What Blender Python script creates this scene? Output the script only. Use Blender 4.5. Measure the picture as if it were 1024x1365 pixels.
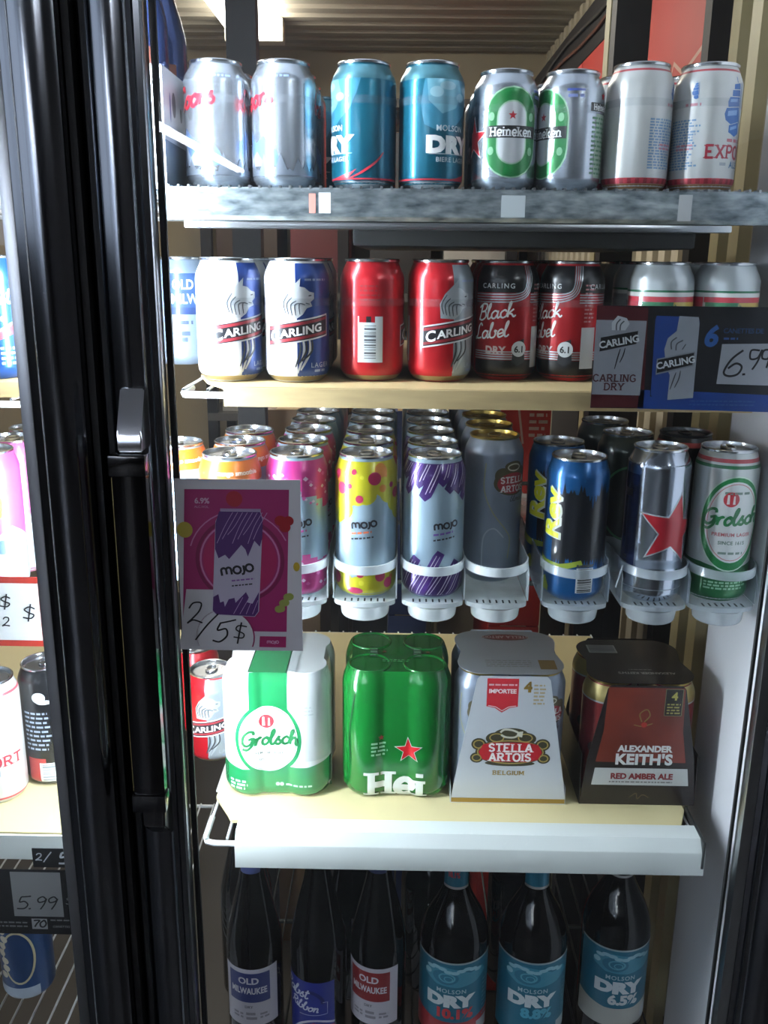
import bpy, bmesh, math, random
from mathutils import Vector, Matrix

random.seed(7)
scene = bpy.context.scene
for _o in list(bpy.data.objects):
    bpy.data.objects.remove(_o)
COL = scene.collection

# ---------------------------------------------------------------- camera
CZ = 1.55                                   # eye height above the shop floor
FPX, IW, IH = 1219.0, 1024.0, 1365.0
PITCH, YAW, ROLL = math.radians(15.5), math.radians(0.7), math.radians(0.6)
_h = Vector((-math.sin(YAW), math.cos(YAW), 0))
FWD = _h * math.cos(PITCH) - Vector((0, 0, 1)) * math.sin(PITCH)
_r0 = Vector((math.cos(YAW), math.sin(YAW), 0))
_u0 = _r0.cross(FWD)
RGT = _r0 * math.cos(ROLL) + _u0 * math.sin(ROLL)
UPV = _u0 * math.cos(ROLL) - _r0 * math.sin(ROLL)
cam_d = bpy.data.cameras.new('camera')
cam = bpy.data.objects.new('camera', cam_d)
COL.objects.link(cam)
cam.matrix_world = Matrix(((RGT.x, UPV.x, -FWD.x, 0), (RGT.y, UPV.y, -FWD.y, 0),
                           (RGT.z, UPV.z, -FWD.z, CZ), (0, 0, 0, 1)))
cam_d.sensor_fit = 'VERTICAL'
cam_d.sensor_height = 36.0
cam_d.lens = 36.0 * FPX / IH
cam_d.clip_start = 0.02
scene.camera = cam

# ---------------------------------------------------------------- world, exposure
scene.view_settings.view_transform = 'Standard'
scene.view_settings.look = 'None'
scene.view_settings.gamma = 1.0
scene.view_settings.use_curve_mapping = False
scene.view_settings.exposure = 0.08
LED_POWER = 105.0            # radiance of the door-frame light tubes
TUBE_POWER = 30.0           # shop ceiling tubes
DAYLIGHT = 1.35              # daylit shop window behind and left of the camera
COOLER_LAMP = 19.0          # lamp on the cold-room ceiling
w = bpy.data.worlds.new('shop_world')
scene.world = w
w.use_nodes = True
w.node_tree.nodes['Background'].inputs[0].default_value = (0.50, 0.56, 0.62, 1)
w.node_tree.nodes['Background'].inputs[1].default_value = 0.03


def P(px, py, Y):
    """point on the plane y=Y that the photograph shows at this pixel"""
    d = FWD + RGT * ((px - IW / 2) / FPX) - UPV * ((py - IH / 2) / FPX)
    t = Y / d.y
    return Vector((d.x * t, Y, CZ + d.z * t))


def PX(px, py, Y):
    return P(px, py, Y).x


def PZ(px, py, Y):
    return P(px, py, Y).z


# ---------------------------------------------------------------- materials
def lin(c):
    if isinstance(c, str):
        c = c.lstrip('#')
        c = [int(c[i:i + 2], 16) / 255 for i in (0, 2, 4)]
    return tuple(x / 12.92 if x <= .04045 else ((x + .055) / 1.055) ** 2.4 for x in c[:3]) + (1,)


MATS = {}


def mat(name, col, rough=.4, metal=0., coat=0., noise=0., nscale=40., bump=0., stretch=None, emit=0., spec=.5, wear=None):
    if name in MATS:
        return MATS[name]
    m = bpy.data.materials.new(name)
    m.use_nodes = True
    nt = m.node_tree
    b = nt.nodes['Principled BSDF']
    c = lin(col)
    b.inputs['Base Color'].default_value = c
    b.inputs['Roughness'].default_value = rough
    b.inputs['Metallic'].default_value = metal
    b.inputs['Coat Weight'].default_value = coat
    b.inputs['Coat Roughness'].default_value = .08
    b.inputs['Specular IOR Level'].default_value = spec
    if emit:
        b.inputs['Emission Color'].default_value = c
        b.inputs['Emission Strength'].default_value = emit
    if noise or bump or wear:
        tc = nt.nodes.new('ShaderNodeTexCoord')
        mp = nt.nodes.new('ShaderNodeMapping')
        if stretch:
            mp.inputs['Scale'].default_value = stretch
        nz = nt.nodes.new('ShaderNodeTexNoise')
        nz.inputs['Scale'].default_value = nscale
        nz.inputs['Detail'].default_value = 5
        nt.links.new(tc.outputs['Object'], mp.inputs['Vector'])
        nt.links.new(mp.outputs['Vector'], nz.inputs['Vector'])
        rp = nt.nodes.new('ShaderNodeValToRGB')
        rp.color_ramp.elements[0].position = .3
        rp.color_ramp.elements[1].position = .7
        c2 = lin(wear) if wear else tuple(x * (1 - noise) for x in c[:3]) + (1,)
        c3 = c if wear else tuple(min(1, x * (1 + noise)) for x in c[:3]) + (1,)
        rp.color_ramp.elements[0].color = c2
        rp.color_ramp.elements[1].color = c3
        nt.links.new(nz.outputs['Fac'], rp.inputs['Fac'])
        nt.links.new(rp.outputs['Color'], b.inputs['Base Color'])
        if bump:
            bp = nt.nodes.new('ShaderNodeBump')
            bp.inputs['Strength'].default_value = bump
            bp.inputs['Distance'].default_value = .002
            nt.links.new(nz.outputs['Fac'], bp.inputs['Height'])
            nt.links.new(bp.outputs['Normal'], b.inputs['Normal'])
    MATS[name] = m
    return m


def glassy(name, tint=(1, 1, 1), ior=1.5, haze=0.0, rough=0.0, hazecol=(1, 1, 1)):
    """thin clear sheet: straight transmission with Fresnel reflection and a little surface haze"""
    if name in MATS:
        return MATS[name]
    m = bpy.data.materials.new(name)
    m.use_nodes = True
    nt = m.node_tree
    nt.nodes.clear()
    out = nt.nodes.new('ShaderNodeOutputMaterial')
    tr = nt.nodes.new('ShaderNodeBsdfTransparent')
    tr.inputs[0].default_value = tuple(tint) + (1,)
    df = nt.nodes.new('ShaderNodeBsdfDiffuse')
    df.inputs[0].default_value = tuple(hazecol) + (1,)
    tl = nt.nodes.new('ShaderNodeBsdfTranslucent')
    tl.inputs[0].default_value = tuple(hazecol) + (1,)
    dt = nt.nodes.new('ShaderNodeMixShader')
    dt.inputs[0].default_value = .5
    nt.links.new(df.outputs[0], dt.inputs[1])
    nt.links.new(tl.outputs[0], dt.inputs[2])
    mx0 = nt.nodes.new('ShaderNodeMixShader')
    if haze:
        nz = nt.nodes.new('ShaderNodeTexNoise')
        nz.inputs['Scale'].default_value = 14
        nz.inputs['Detail'].default_value = 6
        tc = nt.nodes.new('ShaderNodeTexCoord')
        nt.links.new(tc.outputs['Object'], nz.inputs['Vector'])
        mr = nt.nodes.new('ShaderNodeMapRange')
        mr.inputs[1].default_value = .25
        mr.inputs[2].default_value = .8
        mr.inputs[3].default_value = haze * .5
        mr.inputs[4].default_value = haze * 1.5
        nt.links.new(nz.outputs['Fac'], mr.inputs[0])
        nt.links.new(mr.outputs[0], mx0.inputs[0])
    else:
        mx0.inputs[0].default_value = 0
    nt.links.new(tr.outputs[0], mx0.inputs[1])
    nt.links.new(dt.outputs[0], mx0.inputs[2])
    gl = nt.nodes.new('ShaderNodeBsdfGlossy')
    gl.inputs['Roughness'].default_value = rough
    fr = nt.nodes.new('ShaderNodeFresnel')
    # both faces of the sheet reflect like the outer face of glass
    ge = nt.nodes.new('ShaderNodeNewGeometry')
    ir = nt.nodes.new('ShaderNodeMapRange')
    ir.inputs[3].default_value = ior
    ir.inputs[4].default_value = 1 / ior
    nt.links.new(ge.outputs['Backfacing'], ir.inputs[0])
    nt.links.new(ir.outputs[0], fr.inputs['IOR'])
    mx = nt.nodes.new('ShaderNodeMixShader')
    nt.links.new(fr.outputs[0], mx.inputs[0])
    nt.links.new(mx0.outputs[0], mx.inputs[1])
    nt.links.new(gl.outputs[0], mx.inputs[2])
    nt.links.new(mx.outputs[0], out.inputs[0])
    MATS[name] = m
    return m


def paint(col, rough=.33, metal=0., coat=.35):
    key = 'print_%s_%d_%d' % (col if isinstance(col, str) else 'x', int(rough * 100), int(metal * 100))
    return mat(key, col, rough, metal, coat)


# ---------------------------------------------------------------- mesh helpers
def link(o, parent=None):
    COL.objects.link(o)
    if parent is not None:
        o.parent = parent
    return o


def mesh_obj(name, me, m=None, parent=None):
    if m is not None:
        me.materials.clear()
        me.materials.append(m)
    return link(bpy.data.objects.new(name, me), parent)


def bm_obj(name, bm, m, parent=None, smooth=False):
    me = bpy.data.meshes.new(name)
    bm.to_mesh(me)
    bm.free()
    if smooth:
        me.polygons.foreach_set('use_smooth', [True] * len(me.polygons))
        if smooth != 'all':
            try:
                me.set_sharp_from_angle(angle=math.radians(38))
            except Exception:
                pass
    return mesh_obj(name, me, m, parent)


def empty(name, loc=(0, 0, 0), rz=0., parent=None):
    o = bpy.data.objects.new(name, None)
    o.empty_display_size = .02
    o.location = loc
    o.rotation_euler = (0, 0, rz)
    return link(o, parent)


def tag(o, label=None, cat=None, group=None, kind=None):
    if label:
        o['label'] = label
    if cat:
        o['category'] = cat
    if group:
        o['group'] = group
    if kind:
        o['kind'] = kind
    return o


def copy_tree(o, parent=None):
    c = o.copy()
    COL.objects.link(c)
    c.parent = parent
    for ch in list(o.children):
        copy_tree(ch, c)
    return c


def box(bm, x0, x1, y0, y1, z0, z1, bev=0.):
    b2 = bmesh.new()
    vs = [b2.verts.new((x, y, z)) for x in (x0, x1) for y in (y0, y1) for z in (z0, z1)]
    for f in ((0, 1, 3, 2), (4, 6, 7, 5), (0, 4, 5, 1), (2, 3, 7, 6), (0, 2, 6, 4), (1, 5, 7, 3)):
        b2.faces.new([vs[i] for i in f])
    if bev:
        bmesh.ops.bevel(b2, geom=b2.edges[:] + b2.verts[:], offset=bev, segments=2, affect='EDGES', profile=.6)
    bmesh.ops.recalc_face_normals(b2, faces=b2.faces[:])
    merge(bm, b2)


def merge(bm, b2):
    mp = {}
    for v in b2.verts:
        mp[v] = bm.verts.new(v.co)
    for f in b2.faces:
        try:
            bm.faces.new([mp[v] for v in f.verts])
        except ValueError:
            pass
    b2.free()


def boxo(name, x0, x1, y0, y1, z0, z1, m, parent=None, bev=0.):
    bm = bmesh.new()
    box(bm, x0, x1, y0, y1, z0, z1, bev)
    return bm_obj(name, bm, m, parent, smooth=bool(bev))


def tube(bm, pts, r, n=8, closed=False, cap=True):
    pts = [Vector(p) for p in pts]
    rings = []
    N = len(pts)
    prev = None
    for i, p in enumerate(pts):
        if closed:
            t = pts[(i + 1) % N] - pts[i - 1]
        else:
            t = pts[min(i + 1, N - 1)] - pts[max(i - 1, 0)]
        t.normalize()
        if prev is None:
            a = Vector((0, 0, 1)) if abs(t.z) < .9 else Vector((1, 0, 0))
            s = t.cross(a).normalized()
        else:
            s = (prev - t * prev.dot(t)).normalized()
        prev = s
        q = t.cross(s)
        rr = r[i] if isinstance(r, (list, tuple)) else r
        rings.append([bm.verts.new(p + (s * math.cos(2 * math.pi * k / n) + q * math.sin(2 * math.pi * k / n)) * rr) for k in range(n)])
    M = N if closed else N - 1
    for i in range(M):
        a, b = rings[i], rings[(i + 1) % N]
        for k in range(n):
            bm.faces.new((a[k], a[(k + 1) % n], b[(k + 1) % n], b[k]))
    if cap and not closed:
        bm.faces.new(rings[0][::-1])
        bm.faces.new(rings[-1])


def lathe(bm, prof, seg=40, cap0=True, cap1=True, cx=0., cy=0.):
    rings = []
    for r, z in prof:
        rings.append([bm.verts.new((cx + r * math.sin(2 * math.pi * k / seg), cy - r * math.cos(2 * math.pi * k / seg), z)) for k in range(seg)])
    for a, b in zip(rings, rings[1:]):
        for k in range(seg):
            bm.faces.new((a[k], a[(k + 1) % seg], b[(k + 1) % seg], b[k]))
    if cap0:
        bm.faces.new(rings[0][::-1])
    if cap1:
        bm.faces.new(rings[-1])


def extrude_profile(name, prof, axis, a, b, m, parent=None, smooth=True):
    """prof = closed list of 2D points; extruded along axis 'z' (x,y) or 'x' (y,z) from a to b"""
    bm = bmesh.new()
    def mk(p, t):
        return (p[0], p[1], t) if axis == 'z' else (t, p[0], p[1])
    A = [bm.verts.new(mk(p, a)) for p in prof]
    B = [bm.verts.new(mk(p, b)) for p in prof]
    n = len(prof)
    for i in range(n):
        bm.faces.new((A[i], A[(i + 1) % n], B[(i + 1) % n], B[i]))
    bm.faces.new(A[::-1])
    bm.faces.new(B)
    bmesh.ops.recalc_face_normals(bm, faces=bm.faces[:])
    return bm_obj(name, bm, m, parent, smooth=smooth)


# ---------------------------------------------------------------- flat print: polygons, strokes, lettering (millimetres)
_TX = {}


def text(body, size, x=0., y=0., bold=0., shear=0., space=1., align='C', rot=0., sx=1.):
    """triangles of a line of lettering, cap height = size, centred on (x, y)"""
    key = (body, bold, shear, space)
    if key not in _TX:
        cu = bpy.data.curves.new('lettering', 'FONT')
        cu.body = body
        cu.size = 1.0
        cu.offset = bold
        cu.shear = shear
        cu.space_character = space
        cu.resolution_u = 3
        cu.fill_mode = 'FRONT'
        ob = bpy.data.objects.new('lettering', cu)
        me = ob.to_mesh()
        me.calc_loop_triangles()
        vs = [(v.co.x, v.co.y) for v in me.vertices]
        _TX[key] = [[vs[i] for i in t.vertices] for t in me.loop_triangles]
        ob.to_mesh_clear()
        bpy.data.objects.remove(ob)
        bpy.data.curves.remove(cu)
    tr = _TX[key]
    if not tr:
        return []
    xs = [p[0] for t in tr for p in t]
    x0, x1 = min(xs), max(xs)
    k = size / .729
    cx = {'C': (x0 + x1) / 2, 'L': x0, 'R': x1}[align]
    ca, sa = math.cos(rot), math.sin(rot)
    out = []
    for t in tr:
        q = []
        for (a, b) in t:
            a2, b2 = (a - cx) * k * sx, (b - .3645) * k
            q.append((x + a2 * ca - b2 * sa, y + a2 * sa + b2 * ca))
        out.append(q)
    return out


def spline(pts, n=6):
    if len(pts) < 3:
        return list(pts)
    out = []
    for i in range(len(pts) - 1):
        p0 = pts[max(i - 1, 0)]
        p1, p2 = pts[i], pts[i + 1]
        p3 = pts[min(i + 2, len(pts) - 1)]
        for k in range(n):
            t = k / n
            out.append(tuple(.5 * ((2 * p1[j]) + (-p0[j] + p2[j]) * t + (2 * p0[j] - 5 * p1[j] + 4 * p2[j] - p3[j]) * t * t
                                   + (-p0[j] + 3 * p1[j] - 3 * p2[j] + p3[j]) * t ** 3) for j in (0, 1)))
    out.append(tuple(pts[-1]))
    return out


def stroke(pts, w, curve=True, n=5, taper=False):
    p = spline(pts, n) if curve else list(pts)
    L, R = [], []
    N = len(p)
    for i in range(N):
        a, b = p[max(i - 1, 0)], p[min(i + 1, N - 1)]
        dx, dy = b[0] - a[0], b[1] - a[1]
        d = math.hypot(dx, dy) or 1
        ww = w / 2
        if taper:
            ww *= .45 + .55 * math.sin(math.pi * (i + .7) / (N + .4))
        nx, ny = -dy / d * ww, dx / d * ww
        L.append((p[i][0] + nx, p[i][1] + ny))
        R.append((p[i][0] - nx, p[i][1] - ny))
    return [[L[i], L[i + 1], R[i + 1], R[i]] for i in range(N - 1)]


SCRIPT = {
    'a': ([[(.9, .85), (.5, 1), (.1, .6), (.2, .1), (.6, .05), (.92, .55)], [(.98, 1), (.92, .35), (1.05, .02), (1.3, .2)]], 1.25),
    'b': ([[(-.1, .3), (.35, 1.6), (.3, 2), (.1, 1.5), (.1, .3), (.35, 0), (.75, .1), (.9, .55), (.7, .95)], [(.7, .95), (1.1, .8)]], 1.1),
    'c': ([[(.9, .75), (.6, 1), (.15, .7), (.15, .2), (.5, 0), (1.0, .25)]], 1.0),
    'd': ([[(.9, .85), (.5, 1), (.1, .6), (.2, .1), (.6, .05), (.92, .55)], [(1.0, 2), (.92, .35), (1.05, .02), (1.3, .2)]], 1.25),
    'e': ([[(.05, .35), (.8, .6), (.7, .97), (.35, .95), (.1, .5), (.35, 0), (1.0, .25)]], .98),
    'h': ([[(-.1, .3), (.35, 1.6), (.3, 2), (.12, 1.5), (.1, 0)], [(.12, .5), (.5, 1), (.8, .8), (.8, .15), (1.0, 0), (1.2, .25)]], 1.15),
    'k': ([[(-.1, .3), (.35, 1.6), (.3, 2), (.12, 1.5), (.1, 0)], [(.8, 1), (.2, .5), (.55, .4), (.9, 0), (1.15, .2)]], 1.1),
    'l': ([[(-.1, .3), (.4, 1.6), (.35, 2), (.12, 1.5), (.1, .25), (.35, 0), (.65, .25)]], .6),
    'o': ([[(.5, 1), (.12, .6), (.2, .1), (.55, .03), (.9, .45), (.75, .92), (.5, 1), (.8, .8), (1.1, .95)]], 1.05),
    'r': ([[(.12, 1.05), (.16, .5), (.12, 0)], [(.16, .5), (.4, .95), (.62, 1.02), (.72, .85)]], .85),
    's': ([[(0, .2), (.5, 1.1), (.45, .7), (.75, .35), (.5, 0), (.05, .15)]], .85),
    't': ([[(.35, 1.7), (.2, .3), (.45, 0), (.75, .25)], [(0, 1.15), (.7, 1.25)]], .75),
    'n': ([[(.0, .8), (.2, 1), (.15, 0)], [(.15, .5), (.55, 1), (.8, .8), (.8, .1), (1.1, .2)]], 1.1),
    'i': ([[(.1, 1), (.1, .2), (.3, 0), (.5, .2)], [(.15, 1.4), (.2, 1.5)]], .5),
    'G': ([[(1.55, 1.55), (1.45, 1.95), (.9, 2.0), (.3, 1.4), (.25, .5), (.75, .1), (1.3, .4), (1.5, 1.0)], [(.95, .95), (1.6, 1.05), (1.45, .1), (.9, -.45), (.3, -.3)]], 1.75),
    'B': ([[(.5, 1.9), (.3, .9), (.05, 0)], [(0, 1.6), (.6, 2.05), (1.3, 1.9), (1.1, 1.2), (.5, 1.05), (1.1, 1.0), (1.2, .3), (.6, -.05), (.1, .15)]], 1.45),
    'L': ([[(1.3, 1.7), (1.0, 2.05), (.65, 1.6), (.5, .6), (.15, .05), (.1, .35), (.6, .1), (1.3, .15)]], 1.4),
    'C': ([[(1.5, 1.5), (1.3, 2.0), (.6, 1.7), (.2, .9), (.45, .1), (1.0, .05), (1.5, .5)]], 1.55),
    'P': ([[(.5, 1.9), (.3, .9), (.05, 0)], [(0, 1.5), (.6, 2.05), (1.3, 1.8), (1.1, 1.1), (.45, .95)]], 1.35),
    'R': ([[(.5, 1.9), (.3, .9), (.05, 0)], [(0, 1.5), (.6, 2.05), (1.3, 1.8), (1.1, 1.15), (.45, 1.0), (.8, .6), (1.3, 0)]], 1.45),
}


def script(word, xh, x, y, w, slant=.18, rot=0.):
    """joined-up lettering, x-height xh, centred on (x, y)"""
    polys, cx = [], 0.
    for ch in word:
        if ch == ' ':
            cx += .8
            continue
        st, adv = SCRIPT[ch]
        for s in st:
            polys += [[(a + cx, b) for a, b in q] for q in stroke(s, w / xh)]
        cx += adv
    ca, sa = math.cos(rot), math.sin(rot)
    out = []
    for q in polys:
        r = []
        for a, b in q:
            a2, b2 = (a - cx / 2 + slant * b) * xh, (b - .5) * xh
            r.append((x + a2 * ca - b2 * sa, y + a2 * sa + b2 * ca))
        out.append(r)
    return out


HAND = {
    '0': [[(.5, 1), (.1, .6), (.2, .1), (.6, .02), (.85, .5), (.6, .97), (.4, 1)]],
    '2': [[(.12, .75), (.3, .98), (.65, .95), (.7, .65), (.4, .3), (.05, .02), (.35, .08), (.85, .02)]],
    '5': [[(.3, .95), (.22, .55), (.55, .6), (.8, .35), (.6, .05), (.1, .03)], [(.3, .95), (.6, .98), (.95, 1.02)]],
    '6': [[(.75, 1.05), (.4, .75), (.12, .35), (.25, .02), (.65, .02), (.8, .3), (.55, .48), (.2, .3)]],
    '9': [[(.8, .8), (.55, 1), (.25, .8), (.35, .55), (.7, .65), (.82, .85), (.7, .4), (.5, 0)]],
    '7': [[(.1, .95), (.85, .98), (.55, .5), (.35, 0)]],
    '$': [[(.85, .75), (.5, .88), (.2, .7), (.45, .5), (.8, .35), (.6, .12), (.12, .18)], [(.58, 1.08), (.45, -.1)]],
    '/': [[(.95, 1.25), (.45, .5), (0, -.25)]],
    '.': [[(.15, .02), (.3, .05)]],
}


def hand(s, h, x, y, w, slant=.1, gap=1.05, taper=False):
    polys, cx = [], 0.
    for ch in s:
        if ch == ' ':
            cx += .5
            continue
        for st in HAND[ch]:
            polys += [[((a + slant * b + cx) * h + x, b * h + y) for a, b in q] for q in stroke(st, w / h, taper=taper)]
        cx += .45 if ch == '.' else gap
    return polys


def mojo(h, x, y, w, rot=.12):
    """the round four-letter wordmark: x-height h, centred on (x, y)"""
    def arc(cx, cy, r, a0, a1, n=10):
        return [(cx + r * math.cos(math.radians(a0 + (a1 - a0) * i / n)), cy + r * math.sin(math.radians(a0 + (a1 - a0) * i / n))) for i in range(n + 1)]
    S = [[(0, 0)] + arc(.32, .66, .32, 180, 0) + [(.64, .1)], [(.64, .5)] + arc(.96, .66, .32, 180, 0) + [(1.28, 0)],
         arc(2.05, .5, .48, 0, 360, 16), [(2.95, 1.0), (2.95, .2), (2.8, -.12), (2.55, -.15)], arc(3.65, .55, .48, 0, 360, 16)]
    out = []
    ca, sa = math.cos(rot), math.sin(rot)
    for s in S:
        for q in stroke(s, w / h, curve=False):
            out.append([(x + ((a - 2.05) * ca - (b - .5) * sa) * h, y + ((a - 2.05) * sa + (b - .5) * ca) * h) for a, b in q])
    return out


def slab(word, h, x, y, w, wide=.72, caps=None):
    """heavy slab-serif letters"""
    G = {
        'H': ([[(.14, 0), (.14, 1)], [(.72, 0), (.72, 1)], [(.14, .5), (.72, .5)]], [(.14, 0), (.14, 1), (.72, 0), (.72, 1)], .92),
        'E': ([[(.16, 0), (.16, 1)], [(.1, .96), (.72, .96)], [(.1, .04), (.74, .04)], [(.16, .5), (.56, .5)]], [(.16, 0), (.16, 1)], .86),
        'X': ([[(.1, 0), (.78, 1)], [(.1, 1), (.78, 0)]], [(.1, 0), (.78, 0), (.1, 1), (.78, 1)], .94),
        'P': ([[(.16, 0), (.16, 1)], [(.16, .96), (.5, .96), (.68, .85), (.68, .62), (.5, .48), (.16, .48)]], [(.16, 0), (.16, 1)], .82),
        'O': ([[(.45, .97), (.18, .82), (.1, .5), (.18, .18), (.45, .03), (.72, .18), (.8, .5), (.72, .82), (.45, .97)]], [], .94),
        'R': ([[(.16, 0), (.16, 1)], [(.16, .96), (.5, .96), (.66, .85), (.66, .64), (.5, .5), (.16, .5)], [(.42, .5), (.76, 0)]], [(.16, 0), (.16, 1), (.76, 0)], .92),
        'T': ([[(.4, 0), (.4, 1)], [(.02, .95), (.78, .95)]], [(.4, 0)], .84),
        'A': ([[(.08, 0), (.42, 1)], [(.42, 1), (.76, 0)], [(.2, .33), (.64, .33)]], [(.08, 0), (.76, 0)], .88),
        'L': ([[(.16, 0), (.16, 1)], [(.1, .05), (.68, .05)]], [(.16, 0), (.16, 1)], .78),
        'S': ([[(.66, .8), (.4, .96), (.16, .8), (.2, .58), (.58, .42), (.64, .2), (.4, .04), (.12, .18)]], [], .8),
        'I': ([[(.16, 0), (.16, 1)]], [(.16, 0), (.16, 1)], .36),
        'B': ([[(.16, 0), (.16, 1)], [(.16, .96), (.5, .95), (.6, .75), (.48, .54), (.16, .52)], [(.48, .53), (.68, .28), (.5, .05), (.16, .04)]], [(.16, 0), (.16, 1)], .84),
        'G': ([[(.74, .8), (.45, .97), (.18, .8), (.1, .5), (.18, .18), (.45, .03), (.72, .15), (.72, .42), (.5, .42)]], [], .92),
        'U': ([[(.14, 1), (.14, .25), (.4, .03), (.68, .25), (.68, 1)]], [(.14, 1), (.68, 1)], .88),
        'M': ([[(.12, 0), (.14, 1)], [(.14, 1), (.46, .25)], [(.46, .25), (.8, 1)], [(.8, 1), (.82, 0)]], [(.12, 0), (.82, 0), (.12, 1), (.82, 1)], 1.02),
        'D': ([[(.16, 0), (.16, 1)], [(.16, .96), (.5, .93), (.74, .7), (.74, .3), (.5, .07), (.16, .04)]], [(.16, 0), (.16, 1)], .9),
        'N': ([[(.14, 0), (.14, 1)], [(.14, 1), (.7, 0)], [(.7, 0), (.7, 1)]], [(.14, 0), (.14, 1), (.7, 1)], .9),
        'C': ([[(.74, .78), (.45, .97), (.18, .82), (.1, .5), (.18, .18), (.45, .03), (.74, .2)]], [], .88),
        'Y': ([[(.08, 1), (.42, .48)], [(.76, 1), (.42, .48)], [(.42, .5), (.42, 0)]], [(.42, 0), (.08, 1), (.76, 1)], .88),
        'e': ([[(.12, .36), (.58, .36), (.56, .6), (.34, .7), (.12, .52), (.1, .24), (.3, .03), (.58, .12)]], [], .7),
        'i': ([[(.16, 0), (.16, .7)], [(.16, .84), (.16, 1.0)]], [(.16, 0), (.1, .7)], .38),
        'n': ([[(.16, 0), (.16, .7)], [(.16, .5), (.36, .7), (.58, .6), (.58, 0)]], [(.16, 0), (.58, 0), (.12, .7)], .8),
        'k': ([[(.16, 0), (.16, 1)], [(.58, .7), (.2, .32)], [(.3, .4), (.62, 0)]], [(.16, 0), (.62, 0), (.12, 1)], .76),
    }
    polys, cx = [], 0.
    ww = w / h
    for ch in word:
        if ch == ' ':
            cx += .5
            continue
        st, sr, adv = G[ch]
        for s in st:
            polys += [[(a + cx, b) for a, b in q] for q in stroke(s, ww, curve=len(s) > 4, n=3)]
        for a, b in sr:
            s_ = ww * 1.05
            y0, y1 = (b, b + ww * .45) if b < .3 else (b - ww * .45, b)
            polys.append([(a + cx - s_, y0), (a + cx + s_, y0), (a + cx + s_, y1), (a + cx - s_, y1)])
        cx += adv
    k = wide / .72
    return [[(x + (a - cx / 2) * h * k, y + (b - .5) * h) for a, b in q] for q in polys]


def rect(x0, x1, y0, y1):
    return [[(x0, y0), (x1, y0), (x1, y1), (x0, y1)]]


def ell(cx, cy, rx, ry=None, n=24):
    ry = rx if ry is None else ry
    return [[(cx + rx * math.cos(2 * math.pi * i / n), cy + ry * math.sin(2 * math.pi * i / n)) for i in range(n)]]


def ring(cx, cy, rx, ry, w, n=36):
    out = []
    for i in range(n):
        a, b = 2 * math.pi * i / n, 2 * math.pi * (i + 1) / n
        out.append([(cx + rx * math.cos(a), cy + ry * math.sin(a)), (cx + rx * math.cos(b), cy + ry * math.sin(b)),
                    (cx + (rx - w) * math.cos(b), cy + (ry - w) * math.sin(b)), (cx + (rx - w) * math.cos(a), cy + (ry - w) * math.sin(a))])
    return out


def star(cx, cy, r, rot=0., inner=.40):
    pts = []
    for i in range(10):
        a = math.radians(90 + 36 * i) + rot
        rr = r if i % 2 == 0 else r * inner
        pts.append((cx + rr * math.cos(a), cy + rr * math.sin(a)))
    return [pts]


def greek(x0, x1, y0, y1, lines, h, seed=1, ragged=.25):
    """rows of print too small to read in the photograph"""
    rnd = random.Random(seed)
    out = []
    for i in range(lines):
        y = y1 - (y1 - y0) * (i + .5) / lines
        x = x0
        e = x1 - (x1 - x0) * ragged * rnd.random()
        while x < e:
            wl = min(h * rnd.uniform(1.2, 3.6), e - x)
            out += rect(x, x + wl, y - h / 2, y + h / 2)
            x += wl + h * .7
    return out


def bars(x0, x1, y0, y1, n, seed=3, horizontal=True):
    rnd = random.Random(seed)
    out = []
    L = (y1 - y0) if horizontal else (x1 - x0)
    t = 0
    while t < L:
        wd = L / n * rnd.choice((.5, .5, 1, 1.4))
        if horizontal:
            out += rect(x0, x1, y0 + t, min(y0 + t + wd, y1))
        else:
            out += rect(x0 + t, min(x0 + t + wd, x1), y0, y1)
        t += wd + L / n * rnd.choice((.5, .7, 1.2))
    return out


def decal(name, polys, m, mapf, parent, layer=1, step_u=None, step_v=None, label=None):
    """print lying on a surface: mapf(u_mm, v_mm, lift_m) -> point"""
    bm = bmesh.new()
    for i_, p in enumerate(polys):
        z_ = (i_ % 45) * .003            # overlapping pieces of one print lie a few microns apart
        try:
            bm.faces.new([bm.verts.new((a, b, z_)) for a, b in p])
        except ValueError:
            pass
    big = [f for f in bm.faces if len(f.verts) > 4]
    if big:
        bmesh.ops.triangulate(bm, faces=big)
    if bm.verts:
        xs = [v.co.x for v in bm.verts]
        ys = [v.co.y for v in bm.verts]
        for st, lo, hi, no, ax in ((step_u, min(xs), max(xs), (1, 0, 0), 0), (step_v, min(ys), max(ys), (0, 1, 0), 1)):
            if not st:
                continue
            k = math.ceil(lo / st)
            while k * st < hi:
                co = [0, 0, 0]
                co[ax] = k * st
                bmesh.ops.bisect_plane(bm, geom=bm.verts[:] + bm.edges[:] + bm.faces[:], plane_co=co, plane_no=no, dist=1e-4)
                k += 1
    for v in bm.verts:
        v.co = mapf(v.co.x, v.co.y, .00016 * layer + v.co.z * .001)
    o = bm_obj(name, bm, m, parent, smooth='all')
    if label:
        o['label'] = label
    if name in ('oval_lettering', 'red_small_print', 'small_print', 'small_emblem'):
        o['kind'] = 'stuff'
    return o


def radius_at(prof, z):
    for (r0, z0), (r1, z1) in zip(prof, prof[1:]):
        if z0 <= z <= z1 and z1 > z0:
            return r0 + (r1 - r0) * (z - z0) / (z1 - z0)
    return prof[-1][0] if z > prof[-1][1] else prof[0][0]


def wrapmap(prof, rmax):
    """millimetres on the unrolled label -> point on a lathe body"""
    def f(u, v, lift):
        r = radius_at(prof, v * .001) + lift
        a = u * .001 / rmax
        return Vector((r * math.sin(a), -r * math.cos(a), v * .001))
    return f


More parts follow.
